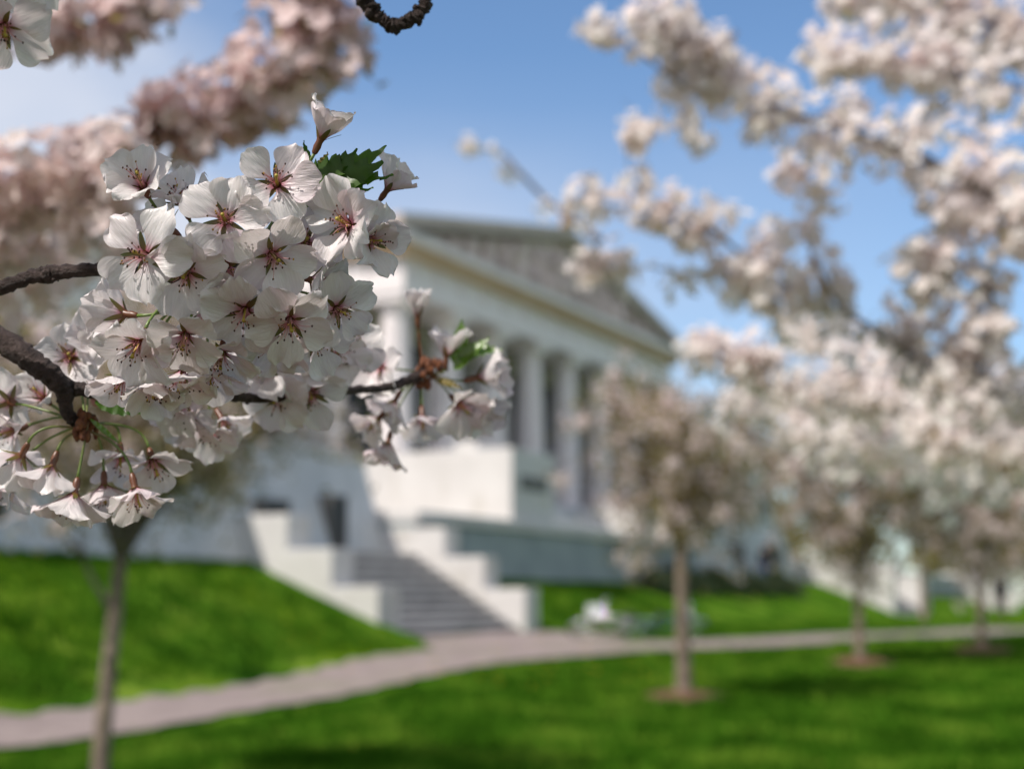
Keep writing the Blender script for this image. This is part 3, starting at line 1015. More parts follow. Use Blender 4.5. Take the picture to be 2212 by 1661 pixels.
bare_limbs(bpy.data.objects['cherry_tree'])
lawn_tree(1470, 18.0, 1475, 985, 225, 225, 1190, 'young cherry tree with straight tan trunk in mulch, in front of the terrace end', 22, 0.105,
          'ring of red-brown mulch around the straight tan trunk, largest of the beds',
          n_twigs=98, clumps=5, per=15, fsize=0.025, leaf_n=6500, leaf_size=0.085, mat='petal_pink', prad=0.115, hollow=0.25)
lawn_tree(1845, 22.8, 1830, 1000, 225, 225, 1225, 'young cherry tree with yellowish leaves standing in front of the farther white cheek wall', 23, 0.085,
          'faint mulch bed at the foot of the tree before the farther cheek wall',
          n_twigs=126, clumps=5, per=16, fsize=0.027, leaf_n=7500, leaf_size=0.10, mat='petal_pink', prad=0.14)
lawn_tree(2105, 25.5, 2115, 1030, 175, 215, 1230, 'pinkish cherry tree at the right edge beside the path', 24, 0.085,
          'small mulch bed below the pinkish tree at the right edge',
          n_twigs=126, clumps=5, per=16, fsize=0.028, leaf_n=6000, leaf_size=0.09, mat='petal_pink', prad=0.14)
lawn_tree(1985, 52.0, 1985, 1060, 130, 130, 1190, 'distant dark-stemmed cherry tree between the two farther stairs', 25, 0.14,
          n_twigs=70, clumps=8, per=7, fsize=0.04, leaf_n=3000, leaf_size=0.16, prad=0.17)
lawn_tree(2235, 40.0, 2225, 1150, 130, 150, 1255, 'distant brownish cherry tree cut by the right edge, above the person in black', 26, 0.12,
          n_twigs=70, clumps=8, per=7, fsize=0.035, leaf_n=4800, leaf_size=0.15, mat='petal_pink', prad=0.13)
lawn_tree(2110, 75.0, 2110, 1090, 200, 140, 1230, 'farthest cherry tree standing beyond the second staircase', 27, 0.2,
          n_twigs=63, clumps=8, per=6, fsize=0.06, leaf_n=3500, leaf_size=0.25, prad=0.28)


# ------------------------------------------------------------------ blossoming limbs reaching in from right and left
def limb_tree(name, label, trunk_pts, trunk_r, limbs, seed, mat, fsize, prad, per, leaf_frac, leafmat='leaf_bronze'):
    """limbs: list of (points [(x, y, Y, radius_px)], density)"""
    global rng
    rng = np.random.default_rng(seed); random.seed(seed)
    tr = empty(name, trunk_pts[0], label, 'tree')
    mb = MB()
    mb.tube(spline(trunk_pts, 6), [trunk_r * (1 - 0.5 * i / (6 * (len(trunk_pts) - 1))) for i in range(6 * (len(trunk_pts) - 1) + 1)], 12, rough=0.05)
    mb.build('trunk', M['limb'], tr)
    top = Vector(trunk_pts[-1])
    for pts, dens, rt in limbs:
        wp = [P(x, y, Y) if not isinstance(x, Vector) else x for x, y, Y, r in pts]
        rw = [r * Y / FPX for x, y, Y, r in pts]
        sp_ = spline(wp, 8)
        rs = np.interp(np.linspace(0, len(wp) - 1, len(sp_)), np.arange(len(wp)), rw)
        mb = MB()
        L = len(sp_)
        mb.tube(sp_, [rt * 0.62 * (0.25 + 0.75 * i / (L - 1)) for i in range(L)], 8, rough=0.08)
        length = sum((sp_[i + 1] - sp_[i]).length for i in range(L - 1))
        C = []
        tw = mb
        n = int(length * dens * 0.46)
        for k in range(n):         # short spurs, each with a few blossom bunches, leaving gaps between
            q = random.random() * (L - 1.001); i0 = int(q)
            c = sp_[i0].lerp(sp_[i0 + 1], q - i0); rr = rs[i0]
            d = Vector(rand_dirs(1)[0]); d.y *= 0.8
            d = d * rr * random.choice((0.3, 0.6, 0.8, 1.0, 1.0, 1.25))
            tw.tube([c, c + d * 0.5 + Vector((0, 0, 0.01)), c + d], [0.002, 0.0015, 0.001], 4)
            for _ in range(random.choice((1, 2, 3, 4))):
                C.append(c + d + Vector(rng.normal(0, 0.45 * rr, 3)) * (0.6 if rr > 0.04 else 1.0))
        br = mb.build('branch', M['limb'], tr)
        pos, nrm, size = pompoms(np.array([tuple(v) for v in C]), per, prad, fsize)
        V, F = scatter(TV, TF, pos, nrm, size)
        mesh_obj('blossoms', V, F, M[mat], br, True)
        ln = int(len(C) * leaf_frac)
        if ln:
            idx = rng.integers(0, len(C), ln)
            lp = np.array([tuple(C[i]) for i in idx]) + np.clip(rng.normal(0, prad * 0.9, (ln, 3)), -prad, prad)
            V, F = scatter(LV, LF, lp, rand_dirs(ln), 0.04 * rng.uniform(0.6, 1.3, ln))
            mesh_obj('leaves', V, F, M[leafmat], br, False)
    return tr


RY = 3.3
rt_tip = P(2480, 760, RY)
limb_tree('cherry_tree', 'full blossoming cherry tree whose white limbs reach in from the right, trunk out of view',
          [Vector((2.6, RY, gz(2.6, RY) - 0.05)), Vector((2.55, RY, 1.1)), Vector((2.35, RY + 0.05, 1.9)), Vector(rt_tip)], 0.13,
          [
              ([(1400, 20, 3.2, 35), (1500, 110, 3.25, 55), (1590, 205, 3.3, 60), (1720, 250, 3.3, 50), (1850, 290, 3.3, 62), (2000, 345, 3.3, 75), (2120, 410, 3.3, 85), (2260, 500, 3.3, 80), (2480, 760, 3.3, 80)], 150, 0.022),
              ([(1270, 50, 3.1, 22), (1330, 80, 3.12, 22), (1400, 130, 3.15, 12), (1480, 190, 3.25, 25)], 34, 0.006),
              ([(1500, 290, 3.25, 20), (1470, 240, 3.27, 25), (1460, 150, 3.28, 40), (1480, 60, 3.28, 40)], 60, 0.006),
              ([(1760, 110, 3.5, 28), (1850, 125, 3.5, 38), (1960, 130, 3.5, 52), (2080, 170, 3.5, 75), (2260, 220, 3.5, 75), (2420, 420, 3.4, 60), (2480, 760, 3.3, 60)], 130, 0.018),
              ([(1790, 5, 3.6, 25), (1900, -5, 3.6, 35), (2050, 20, 3.6, 65), (2200, 90, 3.6, 80), (2330, 200, 3.6, 70), (2420, 420, 3.4, 60)], 140, 0.015),
              ([(1345, 215, 3.4, 16), (1385, 265, 3.4, 14), (1355, 330, 3.4, 16), (1375, 400, 3.4, 10), (1420, 440, 3.4, 30)], 36, 0.004),
              ([(1240, 440, 3.6, 40), (1330, 450, 3.6, 45), (1440, 455, 3.6, 50), (1540, 500, 3.6, 60), (1640, 580, 3.6, 60), (1740, 640, 3.6, 62), (1850, 690, 3.6, 55), (1990, 780, 3.55, 60), (2200, 860, 3.5, 90), (2480, 900, 3.4, 80)], 95, 0.018),
              ([(1250, 560, 3.7, 20), (1340, 570, 3.7, 30), (1430, 580, 3.7, 35), (1540, 600, 3.7, 40), (1660, 620, 3.65, 40)], 55, 0.006),
              ([(1695, 395, 3.5, 24), (1740, 370, 3.5, 40), (1790, 430, 3.5, 22), (1740, 490, 3.5, 22), (1760, 560, 3.55, 45), (1810, 660, 3.55, 60)], 75, 0.006),
              ([(1010, 320, 6.4, 20), (1080, 330, 6.4, 14), (1120, 370, 6.4, 20), (1190, 440, 6.4, 14), (1300, 520, 6.0, 24)], 16, 0.024),
              ([(1970, 520, 3.4, 30), (2010, 590, 3.4, 35), (1985, 640, 3.4, 25), (2050, 500, 3.4, 45), (2150, 430, 3.35, 60)], 90, 0.007),
              ([(2060, 620, 3.4, 60), (2120, 590, 3.4, 80), (2150, 700, 3.4, 85), (2110, 800, 3.45, 80), (2190, 860, 3.45, 90), (2480, 900, 3.4, 80)], 130, 0.016),
              ([(1480, 740, 4.4, 30), (1580, 770, 4.4, 45), (1700, 800, 4.3, 55), (1830, 860, 4.2, 60), (1960, 900, 4.1, 70), (2100, 940, 4.0, 80), (2260, 960, 3.8, 90), (2480, 900, 3.4, 80)], 150, 0.018),
              ([(1560, 850, 6.2, 40), (1680, 880, 6.0, 60), (1800, 920, 5.8, 75), (1930, 950, 5.5, 85), (2060, 985, 5.2, 90), (2200, 1010, 4.8, 95), (2480, 900, 3.4, 80)], 120, 0.020),
              ([(1700, 700, 5.2, 40), (1790, 740, 5.0, 55), (1900, 790, 4.8, 65), (2020, 840, 4.6, 75), (2160, 880, 4.3, 90), (2480, 900, 3.4, 80)], 110, 0.018),
          ], 31, 'petal_bg', 0.0215, 0.042, 4, 0.25)

# the tree overhead on the left: it shades the near flowers and shows its limbs at upper left
lt = Vector((-1.75, 1.5, 3.0))
lim = [
    ([(705, 45, 2.3, 38), (660, 85, 2.3, 60), (590, 150, 2.3, 62), (500, 215, 2.3, 72), (400, 265, 2.3, 80), (290, 290, 2.3, 75), (130, 400, 2.3, 110), (-120, 480, 2.2, 120), (-700, 300, 2.0, 90)], 105, 0.018),
    ([(510, 40, 2.3, 22), (560, 20, 2.3, 22), (610, 90, 2.3, 26)], 34, 0.005),
    ([(390, 30, 2.5, 45), (300, 20, 2.5, 65), (220, 60, 2.5, 75), (110, 40, 2.5, 70), (-60, 130, 2.4, 90), (-300, 200, 2.2, 90), (-700, 300, 2.0, 90)], 75, 0.016),
    ([(240, 380, 2.0, 50), (170, 420, 2.0, 75), (80, 470, 2.0, 100), (-60, 520, 2.0, 120), (-300, 500, 2.0, 120), (-700, 300, 2.0, 90)], 105, 0.014),
    ([(180, 600, 2.6, 40), (100, 560, 2.5, 70), (-20, 600, 2.4, 80), (-250, 560, 2.2, 80), (-700, 300, 2.0, 90)], 60, 0.010),
]
left_tree = limb_tree('cherry_tree', 'dusky pink blossoming cherry tree overhanging the upper left, trunk out of view',
                      [Vector((-2.3, 1.1, gz(-2.3, 1.1) - 0.05)), Vector((-2.25, 1.1, 1.0)), Vector((-2.0, 1.2, 1.9)), P(-700, 300, 2.0)], 0.15,
                      lim, 33, 'petal_pink', 0.0215, 0.045, 5, 0.55)


# unseen boughs hung on that tree to shade the flowers, gaps shaped for sun spots
SUNSPOTS = [(985, 850, .86, .070), (130, 1000, .685, .052), (300, 1060, .68, .034), (292, 775, .604, .020), (335, 840, .63, .020), (160, 775, .70, .024),
            (830, 530, .62, .012), (655, 580, .605, .008), (655, 385, .604, .009), (350, 625, .598, .008), (545, 520, .6, .007), (262, 680, .626, .016), (60, 130, .67, .012),
            (650, 840, .745, .012), (440, 910, .73, .026), (20, 860, .70, .016), (760, 430, .62, .006), (430, 430, .61, .005)]
SPOTS = [(np.array(tuple(PD(x, y, d))), r) for x, y, d, r in SUNSPOTS]
SD = np.array(tuple(SDIR))


def lets_sun_through(pts, margin):
    """True for points that block none of the gaps through which the sun reaches the flowers"""
    ok = np.ones(len(pts), bool)
    for p, r in SPOTS:
        rel = pts - p
        perp = rel - np.outer(rel @ SD, SD)
        ok &= np.linalg.norm(perp, axis=1) > r + margin
    return ok


def out_of_frame(c):
    return not (c[1] > 0.10 and abs(c[0] / c[1]) < 0.46 and -0.35 < (c[2] - EYE) / c[1] < 0.62)


def shade_bough(mid, ax, ay, rx, ry, rz, n_tw, n_cl, prad, per, start, r0):
    mb = MB(); C = []
    for k in range(n_tw):
        th = 2 * math.pi * k / n_tw + random.uniform(-0.2, 0.2)
        rr = random.uniform(0.35, 1.0)
        e = mid + ax * math.cos(th) * rx * rr + ay * math.sin(th) * ry * rr + Vector((0, 0, random.uniform(-rz, rz)))
        lp = bez(start, start.lerp(mid, 0.6) + Vector((0, 0, 0.12)), e, 12)
        if lets_sun_through(np.array([tuple(q_) for q_ in spline(lp, 6)]), 0.004).all() or k == 0:
            mb.tube(lp, [r0 * (1 - 0.8 * i / 12) + 0.002 for i in range(13)], 6)
        for i in range(n_cl):
            th = random.uniform(0, 6.28); q = math.sqrt(random.random())
            C.append(mid + ax * math.cos(th) * rx * q + ay * math.sin(th) * ry * q + Vector((0, 0, random.uniform(-rz, rz))))
    C = np.array([tuple(c) for c in C if out_of_frame(c)])
    br = mb.build('branch', M['limb'], left_tree)
    pos, nrm, size = pompoms(C, per, prad, 0.021)
    ok = lets_sun_through(pos, 0.019) & np.array([out_of_frame(p) for p in pos])
    V, F = scatter(TV, TF, pos[ok], nrm[ok], size[ok])
    mesh_obj('blossoms', V, F, M['petal_pink'], br, True)
    n = len(C) * 2
    lp = C[rng.integers(0, len(C), n)] + rng.normal(0, prad, (n, 3))
    ok = lets_sun_through(lp, 0.035) & np.array([out_of_frame(p) for p in lp])
    V, F = scatter(LV, LF, lp[ok], rand_dirs(int(ok.sum())), 0.05 * rng.uniform(0.6, 1.2, int(ok.sum())))
    mesh_obj('leaves', V, F, M['leaf'], br, False)


rng = np.random.default_rng(77); random.seed(77)
FORK = P(-700, 300, 2.0)
sx_ = SDIR.cross(Vector((0, 0, 1))).normalized(); sy_ = sx_.cross(SDIR)
# shade casters out of view: dense spray by the flowers, crown over the camera
shade_bough(PD(560, 540, .62) + SDIR * 0.62, sx_, sy_, 0.115, 0.085, 0.02, 5, 30, 0.022, 8, FORK, 0.008)
shade_bough(PD(420, 640, .62) + SDIR * 1.6, sx_, sy_, 0.85, 0.75, 0.2, 10, 24, 0.05, 8, FORK, 0.015)
shade_bough(Vector((-0.35, -0.55, 2.75)), Vector((1, 0, 0)), Vector((0, 1, 0)), 2.5, 1.6, 0.40, 14, 150, 0.05, 8, FORK, 0.018)
shade_bough(P(450, 220, 2.3) + SDIR * 0.85, sx_, sy_, 0.55, 0.38, 0.12, 6, 10, 0.05, 7, FORK, 0.012)  # unseen branches put in to darken the upper left limbs

# ------------------------------------------------------------------ foreground: flowers petal by petal
random.seed(3)


def petal_mesh(mbo, ang, L, Wd, th0, th1, cup, ripple, notch, twist, Mx, ruf_=1.0):
    """one petal in flower space (z = facing), returned as world verts"""
    nu, nvv = 13, 15
    ph = random.uniform(0, 6.28); ph2 = random.uniform(0, 6.28)
    side = random.uniform(-0.12, 0.12)
    vs = []; uvs = []
    prof = [(0.0, 0.0)]
    r = 0.0; z = 0.0
    for j in range(1, nvv):
        v = (j - 0.5) / (nvv - 1)
        th = th0 + (th1 - th0) * v ** 1.2
        r += math.cos(th) * L / (nvv - 1); z += math.sin(th) * L / (nvv - 1)
        prof.append((r, z))
    ca, sa = math.cos(ang), math.sin(ang)
    for j in range(nvv):
        v = j / (nvv - 1)
        if v < 0.6: wv = 0.10 + 0.90 * math.sin(math.pi / 2 * v / 0.6) ** 2.2
        else: wv = 1 - 0.46 * ((v - 0.6) / 0.4) ** 2.1
        th = th0 + (th1 - th0) * v ** 1.2
        r, z = prof[j]
        for i in range(nu):
            u = i / (nu - 1) * 2 - 1
            back = L * (0.17 * abs(u) ** 2.4 * v ** 4 + notch * math.exp(-(u / 0.28) ** 2) * v ** 8)
            back += L * 0.022 * math.sin(7 * u + ph) * v ** 6
            lift = cup * Wd * (u * wv) ** 2 + ripple * Wd * v * v * (math.sin(4.2 * u + ph) * 0.5 + math.sin(7.5 * u + ph2 + 3 * v) * 0.3 * abs(u)) + twist * Wd * u * wv * v + Wd * 0.05 * v * math.sin(9 * u + ph2) * math.sin(11 * v + ph) + Wd * 0.10 * ruf_ * v ** 3 * math.sin(5.3 * u + ph2)
            rr = r - math.cos(th) * back - math.sin(th) * lift
            zz_ = z - math.sin(th) * back + math.cos(th) * lift
            y = u * wv * Wd + side * Wd * v * v
            vs.append(Mx @ Vector((rr * ca - y * sa + 0.0019 * ca, rr * sa + y * ca + 0.0019 * sa, zz_)))
            uvs.append((u * wv * 0.5 + 0.5 + ang, v))
    fs = [(j * nu + i, j * nu + i + 1, (j + 1) * nu + i + 1, (j + 1) * nu + i) for j in range(nvv - 1) for i in range(nu - 1)]
    mbo.add(vs, fs, uvs)


def flower(root, x, y, d, face, hub, size=1.0, openness=0.8, roll=None, n_st=20, extra=0, ruf=1.0):
    """a cherry blossom: calyx with sepals, petals, stamens, pistil, stalk"""
    pos = PD(x, y, d)
    N = camvec(*face)
    roll = random.uniform(0, 6.28) if roll is None else R(roll)
    up = UPV - N * UPV.dot(N)
    if up.length < 0.05: up = RT - N * RT.dot(N)
    up.normalize(); rt = up.cross(N)
    Mx = Matrix(((rt.x, up.x, N.x, pos.x), (rt.y, up.y, N.y, pos.y), (rt.z, up.z, N.z, pos.z), (0, 0, 0, 1)))
    S = 0.001 * size
    # calyx and sepals
    mb = MB()
    prof = [(0.6, -8.2), (1.3, -7.2), (1.75, -4.5), (1.5, -2.0), (1.9, -0.4), (2.0, 0.1)]
    n = 10; vs = []; uv = []
    for rr, zz_ in prof:
        for k in range(n):
            th = 2 * math.pi * k / n
            vs.append(Mx @ Vector((rr * S * math.cos(th), rr * S * math.sin(th), zz_ * S))); uv.append((k / n, 0.15))
    fs = [(j * n + k, j * n + (k + 1) % n, (j + 1) * n + (k + 1) % n, (j + 1) * n + k) for j in range(len(prof) - 1) for k in range(n)]
    fs.append(tuple(range(n - 1, -1, -1)))
    mb.add(vs, fs, uv)
    for k in range(5):
        ang = roll + math.pi / 5 + 2 * math.pi * k / 5 + random.uniform(-0.1, 0.1)
        ls = random.uniform(7.4, 9.0); el = random.uniform(-0.12, 0.18) + (1 - openness) * 1.35
        vs = []; uv = []
        for j in range(6):
            q = j / 5
            wv = 1.7 * (1 - q) ** 0.7 * (0.75 + 0.6 * q)
            e = el - 0.2 * q * openness
            for i in (-1, 0, 1):
                rr = 1.6 + ls * q * math.cos(e); zz_ = -0.5 + ls * q * math.sin(e) - (0.25 if i == 0 else 0)
                yy = i * wv
                vs.append(Mx @ Vector(((rr * math.cos(ang) - yy * math.sin(ang)) * S, (rr * math.sin(ang) + yy * math.cos(ang)) * S, zz_ * S)))
                uv.append((0.5 + i * 0.3, 0.2 + 0.8 * q))
        fs = [(j * 3 + i, j * 3 + i + 1, j * 3 + i + 4, j * 3 + i + 3) for j in range(5) for i in range(2)]
        mb.add(vs, fs, uv)
    b = mesh_obj('blossom', np.array([tuple(v) for v in mb.v]), mb.f, M['sepal'], root, True, mb.uv)
    # give the blossom its own frame so that its parts hang from it
    # petals
    for k in range(5 + extra):
        ang = roll + 2 * math.pi * k / 5 + random.uniform(-0.2, 0.2) + (0.6 if k >= 5 else 0)
        L = random.uniform(16.5, 20.0) * S * (0.8 if k >= 5 else 1)
        Wd = random.uniform(7.2, 9.2) * S * (0.85 if k >= 5 else 1)
        th0 = (1 - openness) * 1.35 + random.uniform(-0.16, 0.22) + 0.16 + (0.35 if k >= 5 else 0)
        th1 = th0 - random.uniform(0.15, 0.75) * (0.4 + openness) + (1 - openness) * 0.25
        mb = MB()
        petal_mesh(mb, ang, L, Wd, th0, th1, random.uniform(0.05, 0.40) + (1 - openness) * 0.3, random.uniform(0.14, 0.36) * ruf, random.uniform(0.02, 0.12), random.uniform(-0.4, 0.4), Mx, ruf)
        mesh_obj('petal', mb.v, mb.f, M['petal'], b, True, mb.uv)
    # stamens
    mb = MB()
    for k in range(n_st):
        th = random.uniform(0, 6.28); sp_ = random.uniform(0.10, 0.95) * (0.35 + 0.65 * openness)
        ln = random.uniform(6.5, 11.5)
        dirv = Vector((math.cos(th) * math.sin(sp_), math.sin(th) * math.sin(sp_), math.cos(sp_)))
        p0 = Vector((math.cos(th) * 1.2, math.sin(th) * 1.2, -0.3)); p2 = dirv * ln; p1 = Vector((dirv.x * ln * 0.3, dirv.y * ln * 0.3, ln * 0.6))
        pts = [Mx @ (q * S) for q in bez(p0, p1, p2, 5)]
        mb.tube(pts, [0.17 * S, 0.15 * S, 0.14 * S, 0.13 * S, 0.12 * S, 0.11 * S], 5, mi=0)
        e = pts[-1]
        mb.blob(e, (0.40 * S, 0.40 * S, 0.5 * S), 6, 4, 0.1, mi=1)
    mesh_obj('stamens', mb.v, mb.f, [M['filament'], M['anther']], b, True, None, mb.mi)
    mb = MB()
    q = [Vector((0, 0, -1)), Vector((0.2, 0.1, 3)), Vector((0.1, 0.3, 6.5)), Vector((0.3, 0.4, 8.6)), Vector((0.3, 0.4, 9.2))]
    mb.tube([Mx @ (v * S) for v in q], [0.9 * S, 0.6 * S, 0.5 * S, 0.85 * S, 0.7 * S], 7)
    mesh_obj('pistil', mb.v, mb.f, M['pistil'], b, True)
    # stalk to the hub
    p0 = pos - N * 0.0078 * size
    hubv = Vector(hub) + Vector((random.uniform(-1, 1), random.uniform(-1, 1), random.uniform(-1, 1))) * 0.0022
    p1 = p0 - N * min(0.02, (hubv - p0).length * 0.45) + Vector((0, 0, 0.002))
    mb = MB()
    mb.tube(bez(hubv, p1, p0, 10), [0.00062] * 9 + [0.0007, 0.0008], 7)
    mesh_obj('stalk', mb.v, mb.f, M['stalk'], b, True, mb.uv)
    return b


def leaf_obj(root, base, tip, width, mat='leaf', fold=0.35, curl=0.15, face=(0, 0.3, 1), name='leaf', serr=0.16):
    p0 = PD(*base); p1 = PD(*tip)
    ax = p1 - p0; L = ax.length; ax.normalize()
    n = camvec(*face); n = (n - ax * n.dot(ax)).normalized(); sd = ax.cross(n)
    NJ, NI = 25, 5
    vs = []; uv = []
    for j in range(NJ):
        q = j / (NJ - 1)
        wv = width * (math.sin(math.pi * q ** 0.85)) ** 0.8 * (1 - 0.35 * q) * (1 - 0.55 * q ** 5) if 0 < q < 1 else 0.0003
        if 0.06 < q < 0.97: wv *= 1 + serr * ((j % 3) / 2 - 0.5)
        for i in range(NI):
            u = i / (NI - 1) * 2 - 1
            p = p0 + ax * (L * q + (0.12 * serr * L * ((j % 3) - 1) if abs(u) == 1 and 0.06 < q < 0.97 else 0)) + sd * (u * wv) + n * (fold * abs(u) * wv - curl * L * q * q + 0.0008 * math.sin(q * 40) * abs(u))
            vs.append(p); uv.append((u * 0.5 + 0.5, q))
    fs = [(j * NI + i, j * NI + i + 1, (j + 1) * NI + i + 1, (j + 1) * NI + i) for j in range(NJ - 1) for i in range(NI - 1)]
    return mesh_obj(name, vs, fs, M[mat], root, True, uv)


def twig(root, pts, name='twig', knob=0.12, n=10, res=8):
    """pts: (x, y, d, radius_px)"""
    wp = [PD(x, y, d) for x, y, d, r in pts]
    rw = [r * d / FPX for x, y, d, r in pts]
    s = spline(wp, res)
    rs = np.interp(np.linspace(0, len(wp) - 1, len(s)), np.arange(len(wp)), rw)
    rs = [r * (1 + knob * math.sin(i * 1.9) * (0.5 + random.random())) for i, r in enumerate(rs)]
    s = [p + Vector((random.uniform(-1, 1), 0, random.uniform(-1, 1))) * rs[i] * 0.14 for i, p in enumerate(s)]
    mb = MB()
    mb.tube(s, rs, n, rough=0.07)
    # bud scars and lenticel bumps
    for _ in range(max(3, len(s) // 3)):
        i = random.randrange(1, len(s) - 1)
        dv = Vector(rand_dirs(1)[0])
        mb.blob(s[i] + dv * rs[i] * 0.85, rs[i] * random.uniform(0.25, 0.5), 6, 5, 0.15)
    return mb.build(name, M['bark'], root, True)


def bud_cluster(root, x, y, d, r, n=10, name='bud_scales'):
    n = int(n * 2.2)
    c = PD(x, y, d); mb = MB(); rr = r * d / FPX
    for k in range(n):
        dv = Vector(rand_dirs(1)[0])
        p = c + dv * rr * random.uniform(0.2, 0.9)
        mb.blob(p, (rr * random.uniform(0.14, 0.30), rr * random.uniform(0.14, 0.30), rr * random.uniform(0.25, 0.5)), 7, 6, 0.15)
    return mb.build(name, M['scale'], root, True)


# ---- upper branch: the round cluster in focus
ub = empty('cherry_branch', PD(-60, 640, 0.67), 'thin brown cherry branch ending in the large round cluster of shaded white blossoms', 'branch')
twig(ub, [(-80, 640, 0.665, 14), (0, 622, 0.66, 16), (60, 600, 0.658, 15), (105, 592, 0.656, 19), (130, 588, 0.655, 16), (215, 583, 0.653, 15), (300, 590, 0.652, 13), (400, 605, 0.652, 11), (470, 605, 0.652, 10)])
hub = PD(465, 605, 0.652)
bud_cluster(ub, 468, 605, 0.652, 30)
hub2 = PD(640, 445, 0.642)
twig(ub, [(465, 605, 0.652, 9), (540, 540, 0.65, 8), (610, 470, 0.645, 8), (640, 445, 0.642, 8)])
bud_cluster(ub, 642, 443, 0.640, 14, 6)
main = [
    # x, y, d, face, size, open, roll, extra
    (309, 402, .615, (-.10, .50, .85), 1.02, .62, 92, 0),
    (486, 477, .600, (.05, .12, 1), 1.08, .86, 80, 0),
    (598, 398, .605, (.10, .22, .95), 1.02, .84, 62, 0),
    (313, 552, .598, (-.22, .02, 1), 1.12, .88, 70, 0),
    (404, 588, .604, (.0, -.35, .9), 1.05, .84, 20, 0),
    (488, 574, .610, (.05, -.42, .9), 1.0, .84, 55, 0),
    (588, 550, .604, (.38, -.38, .80), 1.06, .74, 10, 0),
    (752, 485, .608, (-.40, .10, .88), 1.10, .74, 30, 1),
    (800, 520, .622, (.62, -.12, .75), .90, .66, 10, 2),
    (694, 298, .618, (.42, .88, .10), .98, .34, 40, 0),
    (530, 670, .604, (.05, -.55, .8), 1.05, .86, 15, 0),
    (626, 692, .604, (.18, -.55, .8), 1.06, .86, 50, 0),
    (401, 724, .600, (-.05, -.72, .7), 1.0, .78, 54, 0),
    (300, 740, .606, (-.15, -.72, .68), 1.05, .74, 18, 0),
    (268, 678, .626, (-.85, .12, -.42), .98, .50, 10, 0),
    (330, 822, .632, (.10, -.85, .38), 1.0, .55, 0, 0),
    (728, 668, .622, (.48, -.32, .82), .92, .80, 30, 0),
    (676, 606, .622, (.80, -.25, .30), 1.0, .52, 0, 0),
    (838, 408, .640, (.55, .75, .12), .85, .40, 20, 0),
    (396, 440, .632, (-.2, .75, .45), 1.0, .58, 15, 0),
    (660, 525, .634, (.2, .1, 1), 1.0, .84, 33, 0),
    (440, 668, .622, (.30, -.78, .40), 1.0, .60, 40, 0),
    (362, 488, .626, (-.55, .55, .40), 1.0, .56, 5, 0),
    (590, 735, .628, (.15, -.7, .65), 1.0, .78, 25, 0),
    (480, 762, .624, (0, -.8, .55), 1.0, .74, 60, 0),
    (392, 806, .630, (-.05, -.88, .42), 1.0, .62, 25, 0),
    (452, 800, .636, (.15, -.86, .40), 1.0, .60, 8, 0),
    (268, 812, .640, (-.25, -.80, .45), .98, .62, 44, 0),
    (680, 735, .640, (.4, -.5, .75), .92, .78, 12, 0),
    (520, 618, .614, (-.15, -.70, .55), 1.0, .58, 0, 0),
]
for k, (x, y, d, fc_, sz, op, ro, ex) in enumerate(main):
    hb = hub2 if (x > 560 and y < 560) else hub
    flower(ub, x, y, d, fc_, hb, sz, op, ro, 20, ex, 1.6 if ex else 1.0)
# leaves at the tip
leaf_obj(ub, (648, 440, .620), (826, 346, .618), 0.0150, face=(-.35, .35, .85), fold=0.30, curl=0.05, serr=0.30)
leaf_obj(ub, (655, 432, .616), (806, 404, .612), 0.0060, face=(-.2, .6, .75), fold=0.35, curl=0.03, serr=0.25)
leaf_obj(ub, (660, 425, .622), (770, 318, .624), 0.0085, face=(-.45, .2, .85), fold=0.3, curl=0.06, serr=0.28)
leaf_obj(ub, (650, 442, .618), (845, 366, .616), 0.0100, face=(-.2, .75, .6), fold=0.45, curl=0.08, serr=0.26)
leaf_obj(ub, (640, 440, .626), (838, 322, .632), 0.0110, face=(-.4, .3, .85), fold=0.2, curl=-0.04)
leaf_obj(ub, (666, 382, .630), (659, 303, .628), 0.0030, face=(.4, .1, .9), serr=0.03)
leaf_obj(ub, (690, 378, .628), (705, 328, .626), 0.0032, mat='leaf_bronze', face=(-.3, .1, .9), serr=0.02)
leaf_obj(ub, (655, 436, .625), (775, 436, .634), 0.0030, face=(0, .8, .5), serr=0.05)

# ---- lower branch, forked: drooping cluster, middle blossoms, far tip
lb = empty('cherry_branch', PD(-60, 700, 0.69), 'dark forked cherry branch with a drooping blossom cluster and another at its tip', 'branch')
twig(lb, [(-80, 690, 0.69, 30), (0, 735, 0.685, 28), (60, 775, 0.682, 26), (112, 812, 0.68, 24), (138, 842, 0.68, 20), (142, 875, 0.682, 15), (150, 900, 0.684, 14), (172, 912, 0.686, 12)], knob=0.05)
twig(lb, [(120, 820, 0.681, 17), (170, 842, 0.685, 16), (250, 848, 0.69, 15), (360, 852, 0.70, 13), (455, 855, 0.71, 13), (480, 848, 0.712, 16), (545, 860, 0.725, 10), (620, 858, 0.745, 11), (690, 850, 0.765, 11), (760, 842, 0.79, 9), (830, 838, 0.82, 9), (880, 822, 0.845, 11), (915, 805, 0.86, 13)])
h3 = PD(185, 920, 0.686)
bud_cluster(lb, 188, 918, 0.686, 34, 12)
bud_cluster(lb, 175, 945, 0.684, 18, 6)
